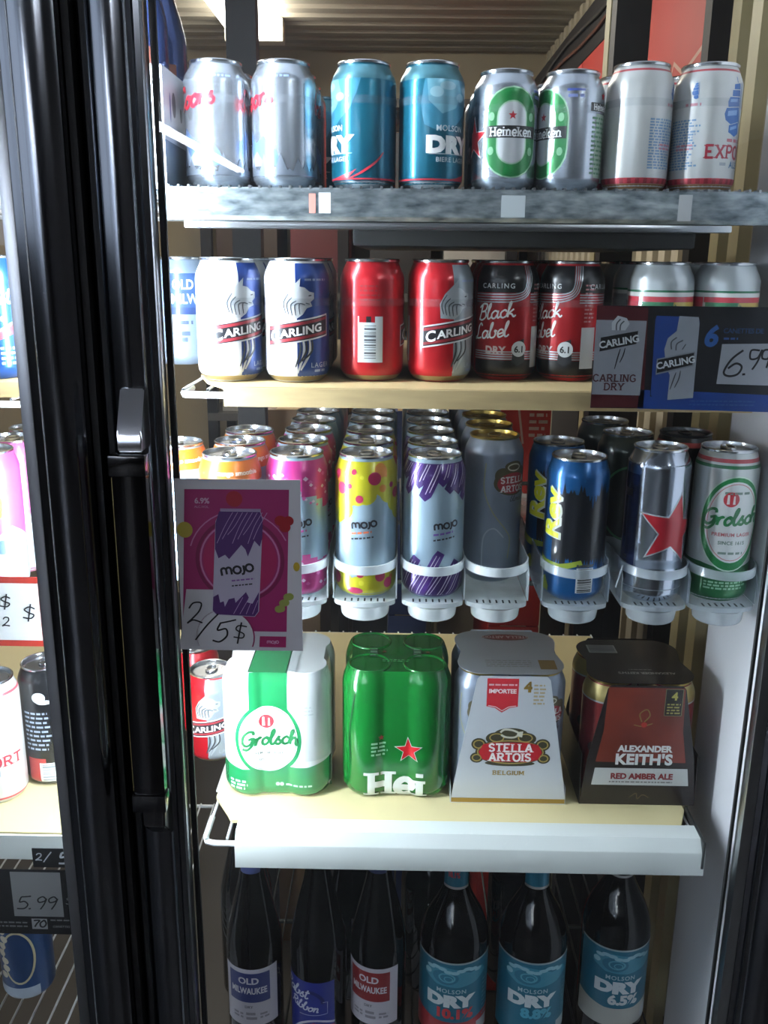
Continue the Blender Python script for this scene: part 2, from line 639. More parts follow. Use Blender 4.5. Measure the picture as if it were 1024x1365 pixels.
def flatmap(origin, ux, uz, nrm):
    origin, ux, uz, nrm = Vector(origin), Vector(ux), Vector(uz), Vector(nrm)
    def f(u, v, lift):
        return origin + ux * (u * .001) + uz * (v * .001) + nrm * lift
    return f

# ================================================================ materials of the place
M_FRAME = mat('black_anodised_frame', '#85898f', .15, 1., noise=.10, nscale=3, stretch=(30, 30, .6))
M_GASKET = mat('black_rubber_gasket', '#08080a', .6, noise=.2, nscale=60)
M_TRIM = mat('bright_aluminium_trim', '#b8bcc0', .28, 1., noise=.06, nscale=20)
M_BLACKGLOSS = mat('black_gloss_plastic', '#0a0a0c', .14, coat=.6, noise=.2, nscale=8)
M_CHROME = mat('chrome', '#f0f1f5', .12, 1., noise=.04, nscale=30)
M_GLASS = glassy('door_glass', (.97, .985, .98), 1.42, haze=.006, hazecol=(.85, .9, .95))
M_WHITEWALL = mat('white_cooler_panel', '#dcdee2', .42, noise=.05, nscale=6, bump=.05)
M_BEIGEWALL = mat('beige_cold_room_wall', '#a79a80', .6, noise=.08, nscale=3, bump=.05)
M_CEIL = mat('ribbed_cold_room_ceiling', '#a39c8d', .5, noise=.08, nscale=3)
M_FLOOR = mat('cold_room_concrete', '#6a665e', .8, noise=.2, nscale=5, bump=.2)
M_SHOPFLOOR = mat('shop_floor_tile', '#35322f', .5, noise=.2, nscale=4)
M_SHOPCEIL = mat('shop_ceiling_tile', '#e4e6e8', .8, noise=.05, nscale=4)
M_GALV = mat('galvanised_steel', '#aab4b8', .42, .8, wear='#4a565d', nscale=85, bump=.15, stretch=(.5, 1, 1.4))
M_GALVD = mat('dark_galvanised_shade_tone', '#4a4d4c', .5, .7, noise=.25, nscale=18)  # on the shelf wires this dark tone stands in for shade
M_WIRE = mat('white_coated_wire', '#dfe4e6', .35, noise=.05, nscale=30)
M_BOARD = mat('cream_liner_board', '#dacd9c', .75, noise=.10, nscale=9, bump=.08, stretch=(1, .25, 1))
M_BOARDC = mat('kraft_cardboard', '#bfa878', .8, noise=.10, nscale=22, bump=.12, stretch=(1, .3, 6))
M_CHANNEL = mat('white_price_channel', '#d5dcd9', .35, noise=.04, nscale=10)
M_BLACKSTEEL = mat('black_steel_post', '#1d1b1c', .5, .3, noise=.25, nscale=14)
M_BEIGEPOST = mat('beige_enamel_post', '#a69c78', .45, noise=.1, nscale=8)
M_WHITEPLASTIC = mat('white_plastic', '#dfe5e8', .38, noise=.03, nscale=10)
M_LED = mat('light_tube_glow', '#eaf3ff', .5, emit=LED_POWER)
M_TUBE = mat('fluorescent_tube_glow', '#f2f6ff', .5, emit=TUBE_POWER)
M_COOLLAMP = mat('cold_room_lamp_glow', '#fff8ee', .5, emit=COOLER_LAMP)


def struct(o):
    o['kind'] = 'structure'
    return o


Z0 = CZ                      # all heights below are given from the eye and shifted
ROOMX0, ROOMX1, ROOMY1, CEILZ = -1.9, .60, 4.10, Z0 + .805
FY = .775                    # front face of the door frames
GY = .800                    # glass
JX = .3925                    # right jamb of the door opening
JB = 1.066                    # back of the insulated front wall

# ---------------------------------------------------------------- shop side
struct(boxo('floor', -6, 6, -16, 4.2, -.10, 0, M_SHOPFLOOR))
struct(boxo('ceiling', -6, 6, -16, .775, Z0 + 1.20, Z0 + 1.28, M_SHOPCEIL))
struct(boxo('wall_shop', -6, 6, -16.1, -16, 0, Z0 + 1.28, mat('shop_far_wall', '#4c4744', .8, noise=.3, nscale=2)))
for lx, ly, ll, lab in ((-2.05, -8.6, 2.3, 'long twin tube batten on the shop ceiling left of the aisle, far end'),
                        (1.5, -1.55, .8, 'added twin tube batten lighting poster and frames above the near aisle'),  # unseen batten added to light the poster and door frames
                        (-3.0, -6.6, 2.6, 'added long twin tube batten brightening the shop ceiling beside the shop window')):  # unseen batten added so the ceiling reflects brighter in the frames
    f = empty('ceiling_light', (lx, ly, Z0 + 1.20))
    tag(f, lab, 'light', 'shop ceiling lights')
    boxo('housing', -.018, .018, -ll, ll, -.12, -.08, M_WHITEPLASTIC, f)
    for yy in (-ll * .7, ll * .7):
        bm = bmesh.new()
        tube(bm, [(0, yy, -.08), (0, yy, 0)], .004, 6)
        bm_obj('rod', bm, M_TRIM, f)
    for s in (-1, 1):
        bm = bmesh.new()
        tube(bm, [(s * .030, -ll + .03, -.135), (s * .030, ll - .03, -.135)], .024, 10)
        bm_obj('tube', bm, M_TUBE, f, True)

# daylit shop window along the left side of the shop
struct(boxo('wall_shop_left', -3.72, -3.60, -12, .5, 0, Z0 + .05, mat('shop_side_wall', '#4a4643', .8, noise=.2, nscale=2)))
struct(boxo('wall_shop_right', 3.60, 3.72, -16, .7, 0, Z0 + 1.2, MATS['shop_side_wall']))
wn = struct(empty('window_1', (-3.62, -5.75, Z0 + .05)))
for k in range(6):
    y0 = -6.2 + k * 2.06
    boxo('window_pane', 0, .01, y0, y0 + 1.96,   .03, 1.12, mat('daylit_window_pane', '#cfdcf0', .3, emit=DAYLIGHT), wn)
    boxo('window_bar', -.02, .03, y0 + 1.96, y0 + 2.06, 0, 1.15, M_TRIM, wn)

# ---------------------------------------------------------------- cold room shell
struct(boxo('wall_back', ROOMX0 - .1, ROOMX1 + .1, ROOMY1, ROOMY1 + .1, 0, CEILZ + .1, M_BEIGEWALL))
struct(boxo('wall_left', ROOMX0 - .1, ROOMX0, JB, ROOMY1, 0, CEILZ + .1, M_BEIGEWALL))
wr = struct(empty('wall_right', (ROOMX1, 0, 0)))
boxo('panel', 0, .1, JB, ROOMY1, 0, CEILZ, M_BEIGEWALL, wr)
M_RIB = mat('beige_wall_rib', '#b9b09a', .5, noise=.06, nscale=6)
bm = bmesh.new()
y = 1.10
while y < ROOMY1 - .04:
    box(bm, -.014, 0, y, y + .05, 0, CEILZ - .002)
    y += .10
rb = bm_obj('rib', bm, M_RIB, wr)
rb['kind'] = 'stuff'
cl = struct(empty('ceiling_cold_room', (0, 0, CEILZ)))
boxo('panel', ROOMX0, ROOMX1 + .1, JB, ROOMY1, .012, .10, M_CEIL, cl)
bm = bmesh.new()
y = 1.09
while y < ROOMY1 - .05:
    prof = [(y, 0.012), (y + .012, 0), (y + .068, 0), (y + .08, .012)]
    A = [bm.verts.new((ROOMX0, a, b)) for a, b in prof]
    B = [bm.verts.new((ROOMX1, a, b)) for a, b in prof]
    for i in range(3):
        bm.faces.new((A[i], A[i + 1], B[i + 1], B[i]))
    y += .115
rb = bm_obj('rib', bm, M_CEIL, cl)
rb['kind'] = 'stuff'
# insulated front wall: right of the opening, above, below, and the far left end
struct(boxo('wall_front_right', JX, 1.6, GY + .006, JB, 0, CEILZ + .1, M_WHITEWALL))
struct(boxo('wall_front_top', -1.6, JX - .0005, GY + .006, JB, Z0 + .42, CEILZ + .1, M_WHITEWALL))
struct(boxo('wall_front_bottom', -1.6, JX - .0005, GY + .006, JB, 0, Z0 - 1.12, M_WHITEWALL))
struct(boxo('wall_front_left', -1.7, -.93, GY + .006, JB, 0, CEILZ + .1, M_WHITEWALL))
# mullion between the two doors with its light tube on the inside
MX = -.2555
struct(boxo('trim_1', MX - .030, MX + .030, GY + .006, GY + .050, Z0 - 1.12, Z0 + .42, M_BLACKSTEEL))
lt = empty('frame_light', (MX, GY + .051, Z0 - .60))
tag(lt, 'vertical light tube on the inside of the frame between the doors', 'light')
boxo('backing_plate', -.022, .022, 0, .006, 0, 1.00, M_WHITEPLASTIC, lt)
bm = bmesh.new()
tube(bm, [(0, .020, .02), (0, .020, .98)], .013, 12)
bm_obj('tube', bm, M_LED, lt, True)

# cold room ceiling lamp
a, b = P(303, 62, 3.62), P(378, 42, 3.62)
lamp = empty('cold_room_lamp', (-.515, 2.56, CEILZ - .001))
tag(lamp, 'bright fluorescent lamp fitting on the cold room ceiling', 'light')
prof = [(-.09, 0), (-.100, -.035), (-.065, -.072), (.065, -.072), (.100, -.035), (.09, 0)]
bm = bmesh.new()
A = [bm.verts.new((x, -.95, z)) for x, z in prof]
B = [bm.verts.new((x, .95, z)) for x, z in prof]
for i in range(5):
    bm.faces.new((A[i], B[i], B[i + 1], A[i + 1]))
bm_obj('diffuser', bm, M_COOLLAMP, lamp)
boxo('end_cap', -.103, .103, .95, 1.02, -.078, -.001, mat('ivory_lamp_cap', '#cfc7b4', .5, noise=.05, nscale=9), lamp, .006)
boxo('end_cap', -.103, .103, -1.02, -.95, -.078, -.001, MATS['ivory_lamp_cap'], lamp, .006)

# ---------------------------------------------------------------- doors
def door(name, xl, xr, label_side, handle):
    d = struct(empty(name, ((xl + xr) / 2, FY, Z0 - 1.16)))
    cx = (xl + xr) / 2
    H = 1.60
    SW = .046                # visible face of a stile
    def stile(x0, x1, mirror, nm):
        # bowed glossy face with stepped edges
        w_ = x1 - x0
        pts = []
        for t, y_ in ((0, .024), (0, .006), (.02, .002), (.10, 0), (.14, -.0035)):
            pts.append((x0 + w_ * t - cx, y_))
        for k in range(1, 12):
            t = .14 + .62 * k / 12
            pts.append((x0 + w_ * t - cx, -.0035 - .0055 * math.sin(math.pi * k / 12)))
        for t, y_ in ((.76, -.0035), (.80, .001), (.88, .002), (.90, .006), (1, .008), (1, .024)):
            pts.append((x0 + w_ * t - cx, y_))
        if mirror:
            pts = [((x0 + x1) - 2 * cx - p[0], p[1]) for p in pts]
        return extrude_profile(nm, pts, 'z', 0, H, M_FRAME, d)
    IL, IR = xl + SW - .0045, xr - SW - .002          # inner edges of the two stiles
    stile(xl, IL, False, 'stile')
    stile(IR, xr, True, 'stile')
    boxo('rail', IL + .001 - cx, IR - .001 - cx, .001, .024, 0, .06, M_FRAME, d, .003)
    boxo('rail', IL + .001 - cx, IR - .001 - cx, .001, .024, H - .06, H, M_FRAME, d, .003)
    boxo('glass_pane', IL - .004 - cx, IR + .004 - cx, GY - FY + .0000, GY - FY + .0012, .05, H - .05, M_GLASS, d)
    for xx, s, tw in ((IL + .0002, 1, .0026), (IR - .0002, -1, .0105)):
        bm = bmesh.new()
        box(bm, min(xx, xx + s * tw) - cx, max(xx, xx + s * tw) - cx, .008, .022, .06, H - .06, .0006)
        bm_obj('edge_trim', bm, M_TRIM, d, True)
        x2 = xx + s * tw
        g0, g1 = (x2, x2 + .0055) if s > 0 else (x2 - .0025, x2)
        boxo('inner_gasket', g0 - cx, g1 - cx, GY - FY + .0014, GY - FY + .0055, .06, H - .06, M_GASKET, d)
    for xx, s in ((xl - .007, 1), (xr + .007, -1)):
        boxo('gasket', min(xx, xx + s * .006) - cx, max(xx, xx + s * .006) - cx, .012, .0305, 0, H, M_GASKET, d)
    if handle:
        def hp(px, py, y_):
            p = P(px, py, y_)
            return Vector((p.x - cx, p.y - FY, p.z - (Z0 - 1.16)))
        HY = -.038
        a = hp(147, 632, FY + HY)
        b = hp(181, 1062, FY + HY)
        xg0, xg1 = a.x, a.x + .0285
        zt, zb = a.z, b.z
        # grip with chamfered front
        pr = [(xg0, HY + .012), (xg0, HY + .003), (xg0 + .004, HY), (xg1 - .004, HY), (xg1, HY + .003), (xg1, HY + .012)]
        g = extrude_profile('handle_grip', pr, 'z', zb, zt, M_BLACKGLOSS, d)
        boxo('grip_cap', xg0 - .0015, xg1 + .0015, HY - .002, HY + .014, zt - .002, zt + .016, M_BLACKGLOSS, g, .002)
        boxo('grip_cap', xg0 - .0015, xg1 + .0015, HY - .002, HY + .014, zb - .016, zb + .002, M_BLACKGLOSS, g, .002)
        boxo('grip_edge_line', xg0 - .0006, xg0 + .0004, HY + .003, HY + .012, zb + .004, zt - .004, mat('brass_edge', '#b9a673', .3, 1., noise=.05, nscale=9), g)
        # sloping chrome bracket on top, dark one below
        def bracket(nm, zlo, zhi, m, flip):
            bm = bmesh.new()
            xa, xb = xg0 + .005, xg1 - .003
            if not flip:
                pf = [(-.001, zhi), (-.013, zhi), (-.030, zlo + .018), (-.030, zlo), (-.001, zlo)]
            else:
                pf = [(-.001, zlo), (-.006, zlo), (-.030, zhi - .02), (-.030, zhi), (-.001, zhi)]
            A = [bm.verts.new((xa, y_, z_)) for y_, z_ in pf]
            B = [bm.verts.new((xb, y_, z_)) for y_, z_ in pf]
            n = len(pf)
            for i in range(n):
                bm.faces.new((A[i], A[(i + 1) % n], B[(i + 1) % n], B[i]))
            bm.faces.new(A[::-1])
            bm.faces.new(B)
            bmesh.ops.recalc_face_normals(bm, faces=bm.faces[:])
            bmesh.ops.bevel(bm, geom=bm.edges[:], offset=.0012, segments=2, affect='EDGES')
            o = bm_obj(nm, bm, m, d, True)
            return o
        zc = hp(175, 518, FY - .013).z
        o = bracket('handle_bracket', zt + .017, zc, M_CHROME, False)
        o['label'] = 'sloping chrome bracket at the top of the handle'
        zc2 = hp(215, 1110, FY - .006).z
        bracket('handle_bracket', zc2, zb - .017, M_BLACKGLOSS, True)
    return d


d1 = door('door_1', -.90, -.267, 'left', False)
d2 = door('door_2', -.245, .402, 'right', True)
d1['label'] = 'left black framed glass cooler door, mostly cut off'
d2['label'] = 'black framed glass cooler door with long vertical handle'
for d_ in (d1, d2):
    d_['category'] = 'door'


# ---------------------------------------------------------------- shelves
def wire_deck(parent, x0, x1, y0, y1, z, m=M_WIRE, pitch=.024, r=.0016):
    bm = bmesh.new()
    n = int((x1 - x0) / pitch)
    for i in range(n + 1):
        x = x0 + (x1 - x0) * i / n
        tube(bm, [(x, y0, z), (x, y1, z)], r, 5, cap=False)
    o = bm_obj('wire_deck', bm, m, parent, True)
    o['kind'] = 'stuff'
    for yy in (y0, (y0 + y1) / 2, y1):
        bm = bmesh.new()
        rr = .0034
        zz = z - .0016 - rr
        if yy == y0:
            pts = [(x0 - .002, y0 + .05, zz), (x0 - .002, y0 + .012, zz), (x0 + .001, y0 + .003, zz), (x0 + .010, y0, zz),
                   (x1 - .010, y0, zz), (x1 - .001, y0 + .003, zz), (x1 + .002, y0 + .012, zz), (x1 + .002, y0 + .05, zz)]
        else:
            pts = [(x0, yy, zz), (x1, yy, zz)]
        tube(bm, pts, rr, 8)
        bm_obj('rail', bm, m, parent, True)


SX0, SX1 = -.214, .352
ZS1, ZS2, ZS3, ZS4, ZS5 = Z0 + .0635, Z0 - .1225, Z0 - .357, Z0 - .638, Z0 - 1.0
YB = 1.52

# shelf 1: galvanised pressed sheet
s1 = empty('steel_shelf', (0, 0, ZS1))
tag(s1, 'galvanised sheet steel shelf, topmost, under the silver, teal and white cans', 'shelf')
boxo('deck', SX0 - .016, SX1 + .006, .932, YB, -.006, 0, M_GALV, s1)
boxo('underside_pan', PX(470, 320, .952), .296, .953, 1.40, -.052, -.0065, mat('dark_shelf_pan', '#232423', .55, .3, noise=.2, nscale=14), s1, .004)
zt, zb = .0015, PZ(600, 296, .93) - ZS1
pr = [(.938, zt), (.931, zt), (.929, zt - .004), (.929, zb + .004), (.933, zb), (.950, zb), (.950, zb + .003), (.936, zb + .003)]
extrude_profile('front_lip', pr, 'x', SX0 - .016, SX1 + .008, M_GALV, s1)
boxo('lower_flange', SX0 + .004, SX1 - .028, .9335, .950, zb - .0075, zb - .0005, M_TRIM, s1, .002)
bm = bmesh.new()
x = SX0 - .010
while x < SX1:
    box(bm, x, x + .0022, .930, .944, 0.0005, .0034)
    x += .0098
o = bm_obj('lip_teeth', bm, M_TRIM, s1)
o['kind'] = 'stuff'
fm = flatmap((0, .929, 0), (1, 0, 0), (0, 0, 1), (0, -1, 0))
xs = lambda px: PX(px, 280, .929) * 1000
decal('tape_patch', rect(xs(668), xs(700), -24, -4), paint('#b9c3c6', .6), fm, s1)
decal('tape_patch', rect(xs(904), xs(922), -26, -2), paint('#b7babb', .6), fm, s1)
decal('tape_patch', rect(xs(412), xs(421), -22, -4), paint('#d98d80', .6), fm, s1)
decal('tape_patch', rect(xs(425), xs(441), -22, -3), paint('#d5dadb', .6), fm, s1)

# shelf 2: white wire with kraft board
s2 = empty('wire_shelf', (0, 0, ZS2))
tag(s2, 'white wire shelf under the white, red and black-label cans', 'shelf')
wire_deck(s2, SX0 + .002, SX1, .905, YB, -.0052)
s2b = empty('cardboard_sheet', (0, 0, ZS2))
tag(s2b, 'kraft cardboard sheet lying under the second row of cans', 'cardboard')
bm = bmesh.new()
ol = [(PX(252, 513, .93), .99), (PX(270, 514, .91), .935), (PX(300, 520, .9), .896), (.12, .895), (SX1 - .002, .897), (SX1 - .002, 1.45), (SX0 + .02, 1.45), (SX0 + .012, 1.05)]
A = [bm.verts.new((x, y, -.0005)) for x, y in ol]
B = [bm.verts.new((x, y, -.0033)) for x, y in ol]
n = len(ol)
for i in range(n):
    bm.faces.new((A[i], A[(i + 1) % n], B[(i + 1) % n], B[i]))
bm.faces.new(A)
bm.faces.new(B[::-1])
bmesh.ops.recalc_face_normals(bm, faces=bm.faces[:])
bm_obj('sheet', bm, M_BOARDC, s2b)
boxo('front_flap', PX(299, 525, .895), SX1 - .004, .8915, .8945, -.0195, -.0008, M_BOARDC, s2b, .0008)

# shelf 3: wire under the can trays, shade put into its dark colour
s3 = empty('wire_shelf', (0, 0, ZS3))
tag(s3, 'wire shelf painted with shade, carrying the plastic can trays', 'shelf')
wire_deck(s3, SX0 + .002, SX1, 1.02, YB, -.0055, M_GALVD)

# shelf 4: white wire, cream board, white price channel
s4 = empty('wire_shelf', (0, 0, ZS4))
tag(s4, 'white wire shelf with white price channel carrying the four packs', 'shelf')
wire_deck(s4, SX0 + .002, SX1 + .001, .908, YB, -.0065)
ch = [(.936, .001), (.912, .0005), (.897, -.0045), (.896, -.007), (.904, -.0385), (.908, -.0385), (.9, -.008), (.936, -.003)]
ch = [(.938, .0025), (.914, .0020), (.9045, -.010), (.9035, -.0115), (.9035, -.0400), (.9065, -.0400), (.9065, -.013), (.9155, -.0008), (.938, -.0005)]
extrude_profile('price_channel', ch, 'x', PX(313, 1130, .905), PX(941, 1130, .905), M_CHANNEL, s4)
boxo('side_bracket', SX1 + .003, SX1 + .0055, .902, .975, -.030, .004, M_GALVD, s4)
lb = empty('liner_board', (0, 0, ZS4))
tag(lb, 'cream liner board lying under the four packs', 'board')
bm = bmesh.new()
ol = [(PX(283, 1070, .96), .985), (PX(300, 1085, .94), .952), (PX(309, 1092, .94), .937), (SX1 - .012, .9385), (SX1 + .002, .972), (SX1 - .004, 1.50), (SX0 + .03, 1.50)]
A = [bm.verts.new((x, y, 0)) for x, y in ol]
B = [bm.verts.new((x, y, -.0042)) for x, y in ol]
n = len(ol)
for i in range(n):
    bm.faces.new((A[i], A[(i + 1) % n], B[(i + 1) % n], B[i]))
bm.faces.new(A)
bm.faces.new(B[::-1])
bmesh.ops.recalc_face_normals(bm, faces=bm.faces[:])
bm_obj('sheet', bm, M_BOARD, lb)
pb = empty('pale_board', (0, 0, ZS4))
tag(pb, 'pale grey board beside the cream liner at the left shelf end', 'board')
bm = bmesh.new()
ol = [(SX0 + .000, .985), (PX(268, 1066, .975), .975), (PX(281, 1066, .975), .990), (SX0 + .028, 1.50), (SX0 + .000, 1.50)]
ol = [(SX0 - .003, 1.0), (SX0 + .011, 1.0), (SX0 + .0285, 1.50), (SX0 - .003, 1.50)]
A = [bm.verts.new((x, y, -.0005)) for x, y in ol]
B = [bm.verts.new((x, y, -.0042)) for x, y in ol]
n = len(ol)
for i in range(n):
    bm.faces.new((A[i], A[(i + 1) % n], B[(i + 1) % n], B[i]))
bm.faces.new(A)
bm.faces.new(B[::-1])
bmesh.ops.recalc_face_normals(bm, faces=bm.faces[:])
bm_obj('sheet', bm, mat('pale_grey_board', '#b9b7b0', .7, noise=.06, nscale=9), pb)

# shelf 5 (below the frame): bottles stand on it, wires coloured dark for the shade
s5 = empty('wire_shelf', (0, 0, ZS5))
tag(s5, 'wire shelf under the dark glass bottles at the bottom', 'shelf')
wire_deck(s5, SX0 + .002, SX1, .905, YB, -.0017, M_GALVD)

# left bay shelves, seen past the left door frame
LX0, LX1 = -.86, -.335
def left_shelf(z, lab, board=None, y0=.905, dz=-.0017, front=None, LX1=LX1):
    s = empty('wire_shelf', (0, 0, z))
    tag(s, lab, 'shelf', 'shelves behind the left door')
    wire_deck(s, LX0, LX1, y0, YB, dz)
    if front:
        boxo('price_channel', LX0, LX1 + .003, y0 - .010, y0 - .007, -.028, .003, M_CHANNEL, s)
    if board:
        boxo('liner', LX0 + .004, LX1 - .004, y0 + .001, YB - .02, dz + .0018, 0, board, s)
left_shelf(ZS1, 'top wire shelf behind the left door', LX1=-.2345)
left_shelf(ZS2, 'cardboard lined shelf behind the left door under the blue can', M_BOARDC, dz=-.0170)
left_shelf(ZS3, 'shelf behind the left door under the pink cans')
left_shelf(ZS4, 'cream lined shelf with white edge behind the left door', M_BOARD, dz=-.0065, front=True)
left_shelf(ZS5, 'lowest wire shelf behind the left door')

# ---------------------------------------------------------------- shelf uprights
def upright(px0, px1, py, Y, m, label, slots=False, depth=.035, ztop=CEILZ - .02, group='shelf uprights'):
    x0, x1 = PX(px0, py, Y), PX(px1, py, Y)
    u = empty('shelf_post', ((x0 + x1) / 2, Y, 0))
    tag(u, label, 'post', group)
    h = (x1 - x0) / 2
    # folded channel open to the back
    pr = [(-h, depth), (-h, 0), (h, 0), (h, depth), (h - .003, depth), (h - .003, .003), (-h + .003, .003), (-h + .003, depth)]
    extrude_profile('channel', pr, 'z', 0, ztop, m, u, smooth=False)
    if slots:
        z = Z0 - .2
        while z < ztop - .05:
            boxo('slot', -.004, .004, -.0006, .0004, z, z + .022, M_GASKET, u)
            z += .05
    return u
upright(301, 341, 50, 1.56, M_BLACKSTEEL, 'dark steel post behind the two silver cans')
upright(820, 866, 50, 1.56, M_BLACKSTEEL, 'slotted black steel post behind the white cans', slots=True)
upright(812, 820, 50, 1.60, M_BEIGEPOST, 'narrow beige strip left of the slotted black post')
upright(946, 984, 50, 1.56, M_BLACKSTEEL, 'plain black steel post at the far right')
upright(984, 1005, 60, 1.35, M_BEIGEPOST, 'beige enamel post right of the plain black post')
upright(1012, 1030, 60, 1.22, M_BEIGEPOST, 'outermost beige enamel post beside the white jamb')


# ================================================================ cans
M_ALU = mat('bare_aluminium', '#c2c5c8', .24, 1., noise=.05, nscale=60)
M_GOLD = mat('gold_lacquered_lid', '#b39a55', .3, 1., noise=.05, nscale=60)
M_SILVER = mat('silver_printed_can', '#aeb6c0', .27, .85, coat=.2, noise=.03, nscale=200, stretch=(1, 1, .02))
M_WHITECAN = mat('white_printed_can', '#e6e7e6', .34, .0, coat=.5, noise=.02, nscale=30)
M_PEARL = mat('pearl_white_can', '#c3c5c2', .32, .25, coat=.3, noise=.02, nscale=30)
M_MOJO = mat('pale_blue_grey_can', '#8fa6b4', .34, .25, coat=.3, noise=.03, nscale=30)
M_STELLA = mat('cool_grey_can', '#7d8796', .36, .45, coat=.2, noise=.03, nscale=30)
M_TEAL = mat('deep_teal_metallic', '#10637a', .28, .55, coat=.4, noise=.10, nscale=9)
M_RED_C = mat('red_metallic_can', '#b31722', .3, .35, coat=.4, noise=.04, nscale=20)
M_DRED = mat('deep_red_metallic_can', '#a31d22', .32, .45, coat=.3, noise=.04, nscale=20)
M_BLACKC = mat('black_printed_can', '#121316', .32, .2, coat=.4, noise=.1, nscale=20)
M_BLUEC = mat('blue_metallic_can', '#1b4f9c', .28, .45, coat=.4, noise=.06, nscale=20)
M_REVBLUE = mat('electric_blue_can', '#0d4f86', .28, .5, coat=.4, noise=.12, nscale=16)
M_GREENC = mat('green_metallic_can', '#11602f', .28, .45, coat=.4, noise=.08, nscale=16)
M_RINGS = glassy('six_pack_film', (.96, .97, .98), 1.45, haze=.10, rough=.12, hazecol=(.9, .93, .97))
WHITE, BLACK = paint('#eceeee'), paint('#0d0e11')
SILV = mat('silver_ink', '#b9c0c4', .3, .75)
GOLDI = mat('gold_ink', '#a98c4b', .35, .6)


def can_prof(H, rim):
    return [(.0235, 0), (.0256, .0012), (.0305, .0060), (.0325, .0100), (.0330, .0135), (.0330, H - .0215), (.0327, H - .0180),
            (.0313, H - .0135), (rim + .0010, H - .0068), (rim - .0006, H - .0036)]


class Can:
    def __init__(s, name, H, rim, bodymat, lidmat=None, tab=True, neck=None):
        s.root = empty(name)
        s.H = H * 1000
        s.prof = can_prof(H, rim)
        s.map = wrapmap(s.prof, .033)
        bm = bmesh.new()
        lathe(bm, s.prof, 44, True, False)
        bm_obj('body', bm, bodymat, s.root, 'all')
        bm = bmesh.new()
        lathe(bm, [(rim - .0006, H - .0037), (rim + .0006, H - .0030), (rim + .0009, H - .0010), (rim, H), (rim - .0012, H - .0004), (rim - .0021, H - .0060),
                   (rim - .0036, H - .0068), (rim - .0052, H - .0042), (.0005, H - .0042)], 40, False, True)
        lid = bm_obj('lid', bm, lidmat or M_ALU, s.root, True)
        if tab:
            bm = bmesh.new()
            pts = [(math.sin(t) * .0068, .0035 + math.cos(t) * .0105, H - .0026) for t in [2 * math.pi * i / 14 for i in range(14)]]
            tube(bm, pts, .0014, 6, closed=True)
            box(bm, -.006, .006, -.004, .004, H - .0040, H - .0024, .0006)
            bm_obj('pull_tab', bm, lidmat or M_ALU, lid, True)

    def d(s, name, polys, m, layer=1, label=None):
        vs = [p[1] for q in polys for p in q]
        if not vs:
            return
        curved = min(vs) < 13.5 or max(vs) > s.H - 21.5
        return decal(name, polys, m, s.map, s.root, layer, 3.4, 2.6 if curved else None, label)


def ang(deg):
    return deg * math.pi / 180 * 33


PROTO = {}
FULL = (-103.6, 103.6)


def shift(polys, du=0, dv=0, k=1.):
    return [[(a * k + du, b * k + dv) for a, b in q] for q in polys]


def skewpoly(polys, s):
    return [[(a, b + s * a) for a, b in q] for q in polys]


# ---- silver can, red script, blue mountains
c = Can('beer_can', .1222, .0262, M_SILVER)
c.d('mountain_print', [[(-75, 22), (-75, 40), (-62, 52), (-52, 44), (-40, 58), (-26, 44), (-14, 50), (0, 36), (6, 22)]], paint('#6f8fc4', .3, .5), 1)
c.d('snow_print', [[(-45, 22), (-40, 40), (-33, 30), (-24, 36), (-12, 22)], [(-70, 22), (-62, 42), (-55, 30), (-48, 22)]], paint('#b7c3d4', .3, .4), 2)
c.d('frost_print', sum([[[(u, 13), (u + 7, 26 + 9 * math.sin(u * 1.7)), (u + 16, 13)]] for u in range(-102, 88, 9)], []), paint('#8f99a6', .3, .7), 3)
c.d('script_lettering', script('Coors', 10, -30, 82, 3.2, .2, .12), paint('#b4182a'), 3)
c.d('script_lettering', script('Coors', 10, 74, 82, 3.2, .2, .12), paint('#b4182a'), 3)
c.d('seam_print', rect(30, 31.2, 14, 100), paint('#8a929c', .3, .7), 1)
c.d('neck_print', greek(-8, 14, 104, 107, 1, 2, 2, 0), paint('#7f93c0'), 1)
PROTO['coors'] = c
# ---- teal can
c = Can('beer_can', .1222, .0262, M_TEAL)
c.d('neck_band', rect(*FULL, 104, 117.5), mat('pale_teal_ink', '#4d7f8c', .3, .6), 1)
c.d('wave_print', [[(-30, 104), (-34, 80), (-30, 62), (-16, 56), (4, 62), (22, 76), (30, 92), (34, 104)]], paint('#3d86a2', .3, .4), 1)
c.d('wave_print', [[(-28, 104), (-26, 84), (-12, 72), (4, 78), (12, 92), (8, 104)]], paint('#75b2c6', .3, .3), 2)
c.d('spray_print', ell(-18, 92, 7, 5) + ell(-6, 98, 9, 4) + ell(10, 88, 6, 4), paint('#9cc7d4', .3, .2), 3)
c.d('lettering', text('MOLSON', 5.5, -2, 59, .02, 0, 1.05), paint('#c9d5da'), 4)
c.d('lettering', text('DRY', 15, 0, 44, .075, 0, 1.05, sx=1.25), WHITE, 4)
c.d('underline', rect(-25, 25, 34.2, 35.2), paint('#9fb3bd'), 3)
c.d('lettering', text('BIERE LAGER', 4.6, 2, 29.5, .02, 0, 1.1), paint('#b9c7ce'), 4)
c.d('red_line', rect(*FULL, 9.5, 11.2), paint('#c0313f'), 2)
c.d('red_swoosh', stroke([(20, 10), (34, 16), (50, 27), (58, 36)], 2.2, taper=True) + [[(-8, 10), (20, 10.5), (30, 20), (24, 17), (8, 12.5)]], paint('#c0313f'), 3)
c.d('side_print', greek(82, 97, 22, 76, 12, 2.2, 4, .3), paint('#6f9aa8'), 2)
c.d('base_band', rect(*FULL, 2, 8.5), M_ALU, 1)
PROTO['molson'] = c
